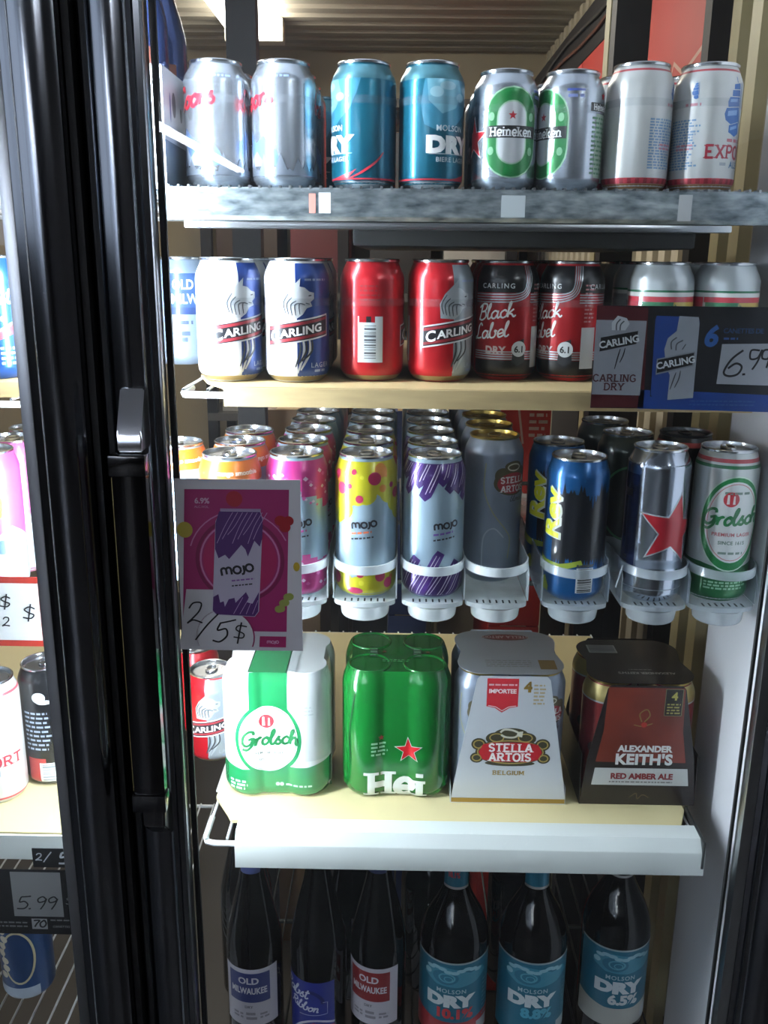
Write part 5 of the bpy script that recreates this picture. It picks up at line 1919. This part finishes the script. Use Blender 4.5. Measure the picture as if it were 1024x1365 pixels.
def dry_bottle(num, numcol, capcol, basecol):
    b = Bottle('wide')
    LB = paint('#1f6f88', .4, .15)
    b.d('paper_label', [[(-62, 36), (-62, 153), (62, 153), (62, 36)]], LB, 1)
    b.d('label_edge', rect(-62, 62, 152, 154.5), paint('#a9b5b8', .4, .3), 2)
    sq = lambda po: [[(u_, 151 - (151 - v_) * .68) for u_, v_ in r_] for r_ in po]
    b.d('wave_print', sq([[(-40, 118), (-34, 138), (-16, 146), (6, 142), (22, 132), (42, 136), (48, 122), (30, 108), (6, 102), (-22, 104)]]), paint('#3f8ea6', .45), 2)
    b.d('wave_curl', sq(ell(-10, 122, 17, 15)), paint('#2a7690', .45), 3)
    b.d('wave_foam', sq(sum([ell(-30 + k * 8, 138 + 4 * math.sin(k * 1.3), 6, 3.8, 12) for k in range(9)], []) + ell(-34, 126, 5, 6, 12)), paint('#93c2d0', .45), 4)
    b.d('wave_swirl', sq(ring(-8, 122, 11, 10, 2.2, 24) + ring(-6, 120, 6, 6, 1.5, 18)), paint('#5aa3b8', .45), 4)
    b.d('lettering', text('MOLSON', 6.2, -2, 112, .02, 0, 1.15), paint('#a9c3cc'), 5)
    b.d('lettering', text('DRY', 16.5, -2, 97, .075, 0, 1.02, sx=1.35), paint('#d3dde0'), 5)
    b.d('strength_lettering', text(num, 14, 4, 78, .055, 0, .98, sx=1.1), numcol, 5)
    b.d('label_base', [[(-62, 36), (-62, 72), (-20, 64), (20, 64), (62, 72), (62, 36)]], basecol, 3)
    b.d('side_print', greek(44, 56, 60, 120, 9, 2, 5, .3), paint('#5f97a8'), 3)
    b.d('barcode_panel', rect(34, 56, 40, 58), paint('#b9c3c6'), 4)
    b.d('neck_label', rect(-50, 50, 243, 277), capcol, 1)
    b.d('neck_line', rect(-50, 50, 241, 244.5), paint('#b3b0ae', .4, .5), 2)
    return b
PROTO['dry10'] = dry_bottle('10.1%', paint('#c23a40'), paint('#1f6a80', .35, .3), paint('#a52a30'))
PROTO['dry10'].d('neck_lettering', text('10.1%', 8, -8, 262, .05, 0, 1., sx=1.6), paint('#b33a40'), 3)
PROTO['dry8'] = dry_bottle('8.8%', paint('#4fa8c4'), paint('#1d6f88', .35, .3), paint('#1f6f88', .4))
PROTO['dry6'] = dry_bottle('6.5%', paint('#cfd6d6'), M_BOTTLE, paint('#b9b9b0'))
BZ = ZS5 + .0005
place('om_blue', PX(341, 1310, .985), .985, BZ, -2, 'dark bottle with white and blue label, leftmost in the front row', 'beer bottles on the lowest shelf', 'bottle')
place('pabst_bottle', PX(425, 1330, .985), .990, BZ - .0, -16, 'dark bottle with all blue label, second from left', 'beer bottles on the lowest shelf', 'bottle')
place('om_red', PX(504, 1310, .99), .990, BZ, -16, 'dark bottle with white and red label, third from left', 'beer bottles on the lowest shelf', 'bottle')
place('dry10', PX(604, 1300, .99), .992, BZ, -4, 'wide dark bottle with teal label and red strength figure', 'beer bottles on the lowest shelf', 'bottle')
place('dry8', PX(708, 1300, .99), .995, BZ, -2, 'wide dark bottle with teal label and teal strength figure', 'beer bottles on the lowest shelf', 'bottle')
place('dry6', PX(818, 1300, 1.01), 1.020, BZ, 2, 'wide dark bottle with teal label and white strength figure', 'beer bottles on the lowest shelf', 'bottle')
place('om_blue', PX(330, 1250, 1.07), 1.075, BZ, 40, 'dark bottle standing behind the leftmost white and blue labelled bottle', 'beer bottles on the lowest shelf', 'bottle')
place('om_red', PX(470, 1250, 1.07), 1.080, BZ, 60, 'dark bottle standing behind the red labelled bottle', 'beer bottles on the lowest shelf', 'bottle')
place('dry10', PX(575, 1250, 1.10), 1.10, BZ, 70, 'wide dark bottle standing behind the red figure bottle', 'beer bottles on the lowest shelf', 'bottle')
place('dry8', PX(690, 1250, 1.10), 1.11, BZ, 80, 'wide dark bottle standing behind the middle teal label bottle', 'beer bottles on the lowest shelf', 'bottle')

# ================================================================ poster on the glass
def card(name, label, cat, x0, x1, z0, z1, Y, m, thick=.0006, group=None):
    t = empty(name, ((x0 + x1) / 2, Y, (z0 + z1) / 2))
    tag(t, label, cat, group)
    hx, hz = (x1 - x0) / 2, (z1 - z0) / 2
    boxo('sheet', -hx, hx, 0, thick, -hz, hz, m, t)
    fm_ = flatmap((0, 0, 0), (1, 0, 0), (0, 0, 1), (0, -1, 0))
    return t, (lambda nm, po, mm, ly=1: decal(nm, po, mm, fm_, t, ly)), hx * 1000, hz * 1000


a, b = P(232, 638, .797), P(401, 868, .797)
t, F, hu, hv = card('poster', 'magenta drink poster on white paper taped to the door glass', 'poster', a.x, a.x + .1135, b.z, a.z, .7975, mat('white_poster_paper', '#c9c9cd', .5, noise=.02, nscale=9))
def q(x, y):
    """poster detail measured on an enlargement of the photograph -> millimetres on the sheet"""
    xl = 65 + (y - 85) * .083
    return ((x - xl) / 865 * 2 * hu - hu, hv - (y - 85) / 1205 * 2 * hv)
def Q(*pts):
    return [[q(*p_) for p_ in pts]]
def clampp(polys, hu_, hv_):
    return [[(max(-hu_, min(hu_, a_)), max(-hv_, min(hv_, b_))) for a_, b_ in r_] for r_ in polys]
MGT = paint('#9c2464', .45)
F('magenta_field', Q((137, 155), (858, 150), (905, 1150), (160, 1150)), MGT, 1)
cu, cv = q(545, 640)
F('swirl_band', ring(cu, cv, 41, 41, 3.2, 44), paint('#7c1a4c', .45), 2)
F('swirl_band', ring(cu, cv, 37, 37, 1.6, 44) + ring(cu, cv, 47.5, 47.5, 1.2, 44)[3:20], paint('#c07aa4', .45), 2)
F('swirl_centre', ell(cu, cv, 34, 34, 36), paint('#a8205a', .45), 3)
F('white_corner', Q((175, 850), (370, 850), (385, 1285), (140, 1285)) , paint('#c3c3c8', .5), 4)
F('magenta_arc', clampp(ell(*q(470, 1190), 27.6, 27.6, 40), hu, hv), paint('#8c1f58', .45), 4)
F('white_disc', clampp(ell(*q(468, 1190), 26.6, 26.6, 40), hu, hv), paint('#c9c9cd', .5), 5)
F('white_margin', Q((140, 1262), (905, 1262), (907, 1288), (140, 1288)) + Q((682, 1150), (910, 1150), (910, 1182), (682, 1182)), paint('#c6c6cb', .5), 6)
F('brand_box', Q((716, 1182), (905, 1182), (908, 1262), (716, 1262)), paint('#a01f5e', .45), 7)
F('brand_lettering', mojo(2.6, *q(812, 1224), .75, 0.), paint('#d3a9c0'), 8)
F('can_body', Q((398, 290), (668, 290), (690, 350), (700, 1000), (672, 1040), (395, 1030), (368, 1000), (362, 370)), paint('#b3adc0', .45), 8)
F('purple_strokes', Q((385, 300), (668, 300), (690, 360), (694, 480), (680, 540), (640, 500), (600, 610), (580, 560), (550, 530), (470, 630), (440, 600), (395, 625), (368, 560), (364, 380)), paint('#4d2468', .45), 9)
F('purple_strokes', Q((370, 900), (405, 880), (420, 940), (445, 930), (455, 970), (480, 915), (520, 905), (530, 940), (600, 862), (622, 900), (610, 935), (650, 945), (692, 860), (694, 1000), (670, 1036), (398, 1026), (370, 998)), paint('#4d2468', .45), 9)
ln = []
for k in range(8):
    x_ = 420 + k * 34
    ln += stroke([q(x_ + 60, 305), q(x_ + 10, 400), q(x_ - 40 + k * 2, 520 - (k % 3) * 30)], .5)
for k in range(4):
    ln += stroke([q(520 + k * 45, 1020), q(580 + k * 36, 900 + (k % 2) * 20)], .5, curve=False)
F('light_lines', ln, paint('#b79ac0'), 10)
F('can_rim', Q((392, 280), (672, 280), (672, 296), (392, 296)), paint('#9c8aa8'), 10)
F('wordmark', mojo(7.2, *q(530, 705), 2.1, .16), paint('#141318'), 10)
F('small_print', [[(a_, b_) for a_, b_ in r_] for r_ in skewpoly(greek(q(430, 0)[0], q(590, 0)[0], q(0, 790)[1], q(0, 762)[1], 1, 1.4, 3, 0), .12)], paint('#7a4a92'), 10)
F('small_print', skewpoly(greek(q(430, 0)[0], q(575, 0)[0], q(0, 825)[1], q(0, 800)[1], 1, 1.3, 4, 0), .12), paint('#2a2830'), 10)
F('raspberry', ell(*q(485, 215), 7.5, 7.5, 16), paint('#a32230'), 8)
F('cherry', ell(*q(812, 362), 5.5, 5, 14) + ell(*q(868, 362), 4.8, 4.6, 14) + ell(*q(846, 405), 5.2, 5, 14), paint('#9c2026'), 3)
F('lemon', ell(*q(150, 432), 7.2, 7.6, 20), paint('#b3a23e'), 3)
F('grape', sum([ell(*q(840 + 14 * k, 985 - 22 * k + (k % 2) * 18), 4, 3.6, 12) for k in range(6)], []), paint('#8f9a4a'), 3)
F('lime', ell(*q(945, 680), 3, 4.5, 14), paint('#b39a2e'), 3)
F('lettering', text('6.9%', 5.2, *q(262, 230), .03, 0, 1.0), paint('#c9a9bd'), 3)
F('lettering', text('ALC./VOL.', 2.2, *q(262, 272), .01, 0, 1.0), paint('#b98aa6'), 3)
INK = paint('#0c0c10', .4)
F('handwriting', stroke([q(200, 985), q(230, 945), q(285, 945), q(275, 1000), q(225, 1060), q(192, 1092), q(235, 1068), q(300, 1088)], 1.5) +
  stroke([q(410, 1022), q(330, 1110), q(255, 1215)], 1.5) +
  stroke([q(432, 1085), q(410, 1140), q(470, 1130), q(480, 1180), q(430, 1225), q(378, 1215)], 1.7) + stroke([q(430, 1088), q(485, 1076), q(540, 1062)], 1.5) +
  stroke([q(620, 1112), q(560, 1105), q(545, 1135), q(600, 1165), q(590, 1195), q(528, 1188)], 1.3) + stroke([q(580, 1080), q(568, 1160), q(558, 1238)], 1.5), INK, 11)

# ================================================================ price cards
TY = .872
a, b = P(797, 404, TY), P(783, 545, TY)
t, F, hu, hv = card('price_card', 'dark lion beer price card showing 6.99 on the shelf edge', 'price tag', a.x, .3640, b.z + .001, a.z - .002, TY, mat('black_card', '#14151a', .35, coat=.3, noise=.1, nscale=9), .0010)
def q2(x, y):
    xl = 75 - (y - 68) * .10
    return ((x - xl) / 4.197 / 1219 * TY * 1000 * .985 - hu, hv - (y - 68) / 560 * 2 * hv)
def Q2(*pts):
    return [[q2(*p_) for p_ in pts]]
F('dark_red_panel', Q2((74, 68), (355, 78), (320, 624), (20, 624)), paint('#4c1016', .35), 1)
F('white_panel', Q2((66, 145), (345, 148), (300, 555), (28, 552)), paint('#8d9199', .4), 2)
F('lion_print', Q2((150, 200), (150, 160), (185, 122), (235, 135), (250, 165), (225, 200)), paint('#b9bdc2', .4), 3)
F('lion_lines', stroke([q2(175, 200), q2(178, 165), q2(200, 140)], 1.2) + stroke([q2(195, 200), q2(200, 170), q2(220, 150)], 1.2), paint('#4a4d52'), 4)
F('band_black', Q2((88, 240), (296, 202), (285, 272), (78, 316)), BLACK, 4)
F('lettering', [[(a_, b_) for a_, b_ in r_] for r_ in text('CARLING', 6.6, *q2(188, 260), .03, 0, .98, rot=.19)], paint('#c9cdd0'), 5)
F('claw_lines', stroke([q2(195, 300), q2(180, 345), q2(160, 410)], 1.2, taper=True) + stroke([q2(222, 296), q2(210, 335), q2(190, 375)], 1.2, taper=True), paint('#2a2a2e'), 3)
F('lettering', slab('CARLING', 6.8, *q2(160, 460), 1.2, .78) + slab('DRY', 6.8, *q2(155, 508), 1.2, .78), paint('#4a1c22'), 3)
F('can_picture', Q2((400, 120), (630, 125), (638, 150), (600, 560), (580, 580), (380, 575), (362, 550), (392, 140)), paint('#1d3f86', .35), 2)
F('can_picture_light', Q2((525, 120), (632, 125), (636, 160), (600, 565), (455, 578), (470, 440), (450, 400), (440, 300), (460, 240), (510, 200)), paint('#8f949c', .35), 3)
F('lion_lines', stroke([q2(480, 300), q2(480, 260), q2(510, 235)], 1.2) + stroke([q2(505, 305), q2(510, 270), q2(545, 250)], 1.2) + stroke([q2(540, 300), q2(560, 270)], 1.0), paint('#4a4d52'), 4)
F('band_outline', Q2((398, 352), (612, 308), (602, 388), (390, 440)), paint('#7d8289'), 4)
F('band_black', Q2((404, 358), (606, 316), (596, 382), (396, 430)), BLACK, 5)
F('lettering', text('CARLING', 6.4, *q2(502, 370), .03, 0, .98, rot=.2), paint('#c9cdd0'), 6)
F('claw_lines', stroke([q2(505, 425), q2(490, 465), q2(470, 520)], 1.2, taper=True) + stroke([q2(530, 415), q2(520, 460), q2(495, 510)], 1.2, taper=True), paint('#3a3c42'), 4)
F('blue_strip', Q2((300, 522), (360, 526), (358, 560), (600, 565), (606, 530), (1040, 545), (1040, 640), (285, 628)), paint('#1b3f88', .35), 1)
F('numeral', text('6', 19, *q2(705, 222), .04, .15), paint('#2c5a9c'), 2)
F('lettering', text('CANETTES DE', 4.6, q2(770, 195)[0], q2(770, 195)[1], .02, 0, .92, 'L'), paint('#1f3f6c'), 2)
F('small_print', greek(q2(770, 240)[0], q2(850, 240)[0], q2(770, 248)[1], q2(770, 228)[1], 1, 2, 3, 0) + greek(q2(640, 0)[0], q2(1020, 0)[0], q2(640, 612)[1], q2(640, 572)[1], 2, 1.5, 8, .1), paint('#31558f'), 3)
F('paper_slip', Q2((762, 268), (1040, 262), (1040, 492), (732, 486)), paint('#9fa2a8', .5), 2)
F('handwriting', stroke([q2(880, 300), q2(815, 350), q2(772, 420), q2(800, 442), q2(850, 430), q2(872, 390), q2(840, 372), q2(795, 400)], 2.0) + stroke([q2(875, 432), q2(892, 430)], 2.0) +
  stroke([q2(972, 300), q2(925, 300), q2(920, 345), q2(960, 340), q2(985, 295), q2(960, 360), q2(930, 405)], 1.8) +
  stroke([q2(1030, 296), q2(995, 300), q2(985, 340), q2(1015, 345), q2(1030, 320), q2(1010, 395)], 1.8), INK, 4)
boxo('clip', -.03, .03, .0012, .034, -.036, -.034, M_TRAYC, t)

# left bay cards
def lcard(name, lab, pts, Y, m):
    a, b = P(*pts[0], Y), P(*pts[1], Y)
    return card(name, lab, 'price tag', a.x, b.x, b.z, a.z, Y, m, .0008, 'left bay price cards')
t, F, hu, hv = lcard('price_card', 'red bordered white card with handwritten dollar signs behind the left door', ((-58, 768), (68, 862)), .895, mat('red_card', '#9c2a1c', .45, noise=.1, nscale=9))
F('white_panel', rect(-hu + 6, hu - 8, -hv + 7, hv - 7), paint('#d0d2d2', .5), 1)
F('handwriting', hand('$', 17, hu - 29, -9, 1.6) + hand('$', 15, hu - 52, 4, 1.6) + hand('2', 10, hu - 50, -16, 1.4), INK, 2)
t, F, hu, hv = lcard('price_card', 'black price card showing 5.99 on a white slip behind the left door', ((-30, 1158), (104, 1246)), .880, M_BLACKC)
F('paper_slip', rect(hu - 71, hu - 14, -hv + 24, hv - 3), paint('#8f9092', .5), 1)
F('handwriting', hand('5.99', 17, hu - 69, -hv + 34, 1.7, .2, .74), INK, 2)
F('handwriting', hand('$', 12, hu - 12, -hv + 40, 1.0), paint('#8f9092'), 2)
F('paper_slip', rect(hu - 52, hu - 34, -hv + 7, -hv + 21), paint('#9fa0a2', .5), 1)
F('handwriting', hand('24', 10, hu - 50, -hv + 9, 1.8) if False else hand('70', 9, hu - 52, -hv + 10, 2.0, .2, .9), INK, 2)
F('lettering', text('CANETTES', 3, hu - 18, -hv + 11, .01, .2), paint('#8a8a8c'), 2)
F('small_print', greek(-hu + 4, hu - 56, -hv + 8, -hv + 18, 2, 2, 4, .1) + greek(hu - 30, hu - 8, -hv + 18, -hv + 21, 1, 2, 5, 0), paint('#77777a'), 2)
t, F, hu, hv = lcard('price_card', 'narrow dark price strip with white 2/5 lettering under the left shelf', ((42, 1131), (108, 1157)), .890, M_BLACKC)
F('lettering', hand('2/', 9, -hu + 3, -3, 1.4) + hand('5', 15, -hu + 28, -7, 2.4), paint('#b9bcc4'), 1)


# ================================================================ stock deeper in the cold room
M_TAPE = mat('packing_tape', '#b79a6a', .3, noise=.05, nscale=9)


def carton(label, x0, x1, y0, y1, z0, z1, m, group=None):
    c = empty('stock_carton', ((x0 + x1) / 2, (y0 + y1) / 2, z0))
    tag(c, label, 'carton', group)
    hx, hy, h = (x1 - x0) / 2, (y1 - y0) / 2, z1 - z0
    boxo('body', -hx, hx, -hy, hy, 0, h - .0008, m, c, .004)
    boxo('tape', -.025, .025, -hy + .002, hy - .002, h - .0008, h - .0002, M_TAPE, c)
    return c


# open carton with two blue bottles at the left end of the top shelf
OX0, OX1, OY0, OY1 = -.300, -.2275, .946, 1.135
oc = empty('open_carton', ((OX0 + OX1) / 2, (OY0 + OY1) / 2, ZS1 + .0002))
tag(oc, 'open grey and white carton left of the silver cans on the top shelf', 'carton')
hx, hy = (OX1 - OX0) / 2, (OY1 - OY0) / 2
M_OC = mat('grey_white_carton', '#b9bbbf', .5, noise=.05, nscale=12)
M_OD = mat('slate_carton_print', '#3a4650', .5, noise=.1, nscale=12)
OH = .112
for nm, b_ in (('side_panel', (hx - .001, hx, -hy, hy)), ('side_panel', (-hx, -hx + .001, -hy, hy)), ('end_panel', (-hx + .0012, hx - .0012, -hy, -hy + .001)), ('end_panel', (-hx + .0012, hx - .0012, hy - .001, hy))):
    boxo(nm, b_[0], b_[1], b_[2], b_[3], 0, OH, M_OC, oc)
boxo('bottom_panel', -hx + .0012, hx - .0012, -hy + .0012, hy - .0012, 0, .001, M_OC, oc)
sm = flatmap((hx, 0, 0), (0, 1, 0), (0, 0, 1), (1, 0, 0))
decal('slate_print', [[(-hy * 1000, 0), (hy * 1000, 0), (hy * 1000, 42), (-hy * 1000, 46)]], M_OD, sm, oc, 1)
decal('dark_mark', ell(-50, 82, 8, 12, 16) + ell(-20, 76, 5, 7, 14), paint('#20242c'), sm, oc, 1)
decal('blue_mark', ell(-66, 78, 3, 14, 14), paint('#2a3a80'), sm, oc, 1)
M_BB = mat('blue_aluminium_bottle', '#2a3a66', .25, .7, coat=.3, noise=.1, nscale=14)
for k, (by, lab) in enumerate(((.990, 'blue aluminium bottle in the open carton, nearer the door frame'), (1.075, 'blue aluminium bottle in the open carton, nearer the silver cans'))):
    b = empty('aluminium_bottle', ((OX0 + OX1) / 2 + .006, by, ZS1 + .0016))
    tag(b, lab, 'bottle', 'blue bottles in the open carton')
    bm = bmesh.new()
    lathe(bm, [(.0235, 0), (.0265, .004), (.0272, .010), (.0272, .150), (.0262, .160), (.0225, .176), (.0170, .194), (.0142, .208), (.0138, .222)], 36, True, True)
    bm_obj('body', bm, M_BB, b, 'all')
    bm = bmesh.new()
    lathe(bm, [(.0148, .2225), (.0152, .228), (.0138, .2312), (.001, .2314)], 24, True, True)
    bm_obj('cap', bm, M_ALU, b, True)
    mp_ = wrapmap([(.0272, .010), (.0272, .150)], .0272)
    decal('copper_print', rect(-10, 26, 40, 62) + rect(12, 22, 70, 130), mat('copper_band', '#7a4a3a', .35, .5), mp_, b, 1, 3.)

# rack against the right wall: beam and red cartons
RXF = .500
beam = empty('rack_beam', (RXF + .02, 2.80, Z0 + .53))
tag(beam, 'long black steel beam above the red cartons by the right wall', 'beam')
boxo('channel', -.018, .018, -1.2, 1.2, 0, .125, M_BLACKSTEEL, beam, .004)
for k, (dz, cc) in enumerate(((.05, '#5f3a2c'), (.08, '#3d3a38'))):
    bm = bmesh.new()
    tube(bm, [(-.023, -1.15 + i * .23, dz + .012 * math.sin(i * 1.1 + k)) for i in range(11)], .005, 6)
    bm_obj('cable', bm, mat('cable_%d' % k, cc, .6, noise=.3, nscale=20), beam, True)
for s_, wh in ((-1.165, 'near'), (1.165, 'far')):
    lg = empty('rack_post', (RXF + .02, 2.80 + s_, 0))
    tag(lg, 'black steel rack post under the %s end of the black beam' % wh, 'post')
    boxo('channel', -.016, .016, -.016, .016, 0, Z0 + .529, M_BLACKSTEEL, lg, .002)
dk = empty('rack_deck', (RXF, 2.80, Z0 + .53 - .436))
tag(dk, 'black rack deck under the red cartons by the right wall', 'shelf')
boxo('deck_panel', .040, ROOMX1 - RXF - .016, -1.2, 1.2, 0, .020, M_BLACKSTEEL, dk)
boxo('front_rail', .0, .0385, -1.145, 1.145, 0, .020, M_BLACKSTEEL, dk)
M_RED = mat('red_carton', '#b8352a', .55, noise=.06, nscale=8)
zc = Z0 + .53 - .4148
for k in range(4):
    y0 = 1.655 + k * .555 if k else 1.655
    c_ = carton('bright red carton under the black beam, %s from the door' % ('nearest', 'second', 'third', 'farthest')[k], RXF - .002, ROOMX1 - .016, y0, y0 + .545, zc, zc + .410, M_RED, 'red cartons by the right wall')
    hx_ = (ROOMX1 - .016 - RXF + .002) / 2
    rm = flatmap((-hx_, 0, 0), (0, -1, 0), (0, 0, 1), (-1, 0, 0))
    W_ = paint('#d3a99a', .6)
    decal('white_outline', stroke([(62, 150), (74, 200), (94, 232), (158, 204), (262, 228)], 8, curve=False), W_, rm, c_, 1)
    decal('script_marks', stroke([(84, 150), (100, 190), (112, 150), (130, 185), (146, 150), (170, 190), (186, 155), (214, 190)], 6), W_, rm, c_, 1)

# stacks on the cold room floor behind the shelves
STK = [('dark grey', '#3b3936', 470, 545, 2.12, .30), ('kraft brown', '#7a5f42', 345, 425, 1.80, .30), ('navy blue', '#22305c', 520, 575, 1.75, .28),
       ('scarlet', '#b5291f', 662, 735, 1.66, .30), ('cream', '#a89c78', 590, 650, 2.0, .3), ('charcoal', '#2a2726', 770, 850, 1.80, .3)]
for nm, hexc, pa, pb_, Y, dep in STK:
    x0, x1 = PX(pa, 560, Y), PX(pb_, 560, Y)
    top = PZ(600, 548 if nm != 'scarlet' else 540, Y) + (.06 if nm in ('dark grey', 'charcoal') else 0)
    m_ = mat('carton_' + nm.replace(' ', '_'), hexc, .6, noise=.1, nscale=10)
    h3 = top / 3
    for k in range(3):
        c_ = carton('%s carton standing behind the shelves, %s of its stack' % (nm, ('bottom', 'middle', 'top')[k]), x0, x1, Y, Y + dep, k * h3, (k + 1) * h3 - .0004, m_, 'stacked cartons behind the shelves')
        if nm == 'scarlet' and k == 2:
            hy_ = dep / 2
            fm_ = flatmap((0, -hy_, 0), (1, 0, 0), (0, 0, 1), (0, -1, 0))
            w2 = (x1 - x0) * 500
            decal('white_line', stroke([(-10, h3 * 1000 - 5), (0, h3 * 1000 - 70)], 4, curve=False) + greek(10, w2 - 6, h3 * 1000 - 60, h3 * 1000 - 10, 4, 6, 4, .2), paint('#c9a79c', .6), fm_, c_, 1)

# tall rack at the back wall
RB = 3.62
rk = empty('back_rack', (-.15, RB, 0))
tag(rk, 'dark storage rack along the cold room back wall', 'rack')
RW = .58
for sx in (-RW, -.06, RW):
    for sy in (0, .40):
        boxo('post', sx - .02, sx + .02, sy - .02, sy + .02, 0, Z0 + .60, M_BLACKSTEEL, rk)
RZ = [.45, .95, 1.42, Z0 + .28, Z0 + .56]
for z_ in RZ:
    boxo('rack_shelf', -RW - .02, RW + .02, -.022, .422, z_ - .03, z_, mat('grey_rack_steel', '#5b5854', .5, .4, noise=.1, nscale=9), rk)
cols = [('dark brown', '#3a2c22'), ('slate', '#44484c'), ('tan', '#8a7350'), ('white', '#a9a79f'), ('charcoal', '#2c2a29'), ('wine red', '#5a2426')]
ci = 0
for li, z_ in enumerate(RZ[:4]):
    hgt = (RZ[li + 1] - .03 - z_) * .86
    for k in range(4):
        nm, hexc = cols[(ci * 5 + li) % 6]
        ci += 1
        x0 = rk.location.x - RW + .03 + k * .285 + (.02 if k > 1 else 0)
        carton('%s carton on the back rack, %s shelf, %s from left' % (nm, ('lowest', 'second', 'third', 'upper')[li], ('first', 'second', 'third', 'fourth')[k]), x0, x0 + .235, RB + .03, RB + .36, z_ + .0004, z_ + hgt * (1 if k % 2 else .8),
               mat('rack_carton_' + nm.replace(' ', '_'), hexc, .6, noise=.1, nscale=10), 'cartons on the back rack')
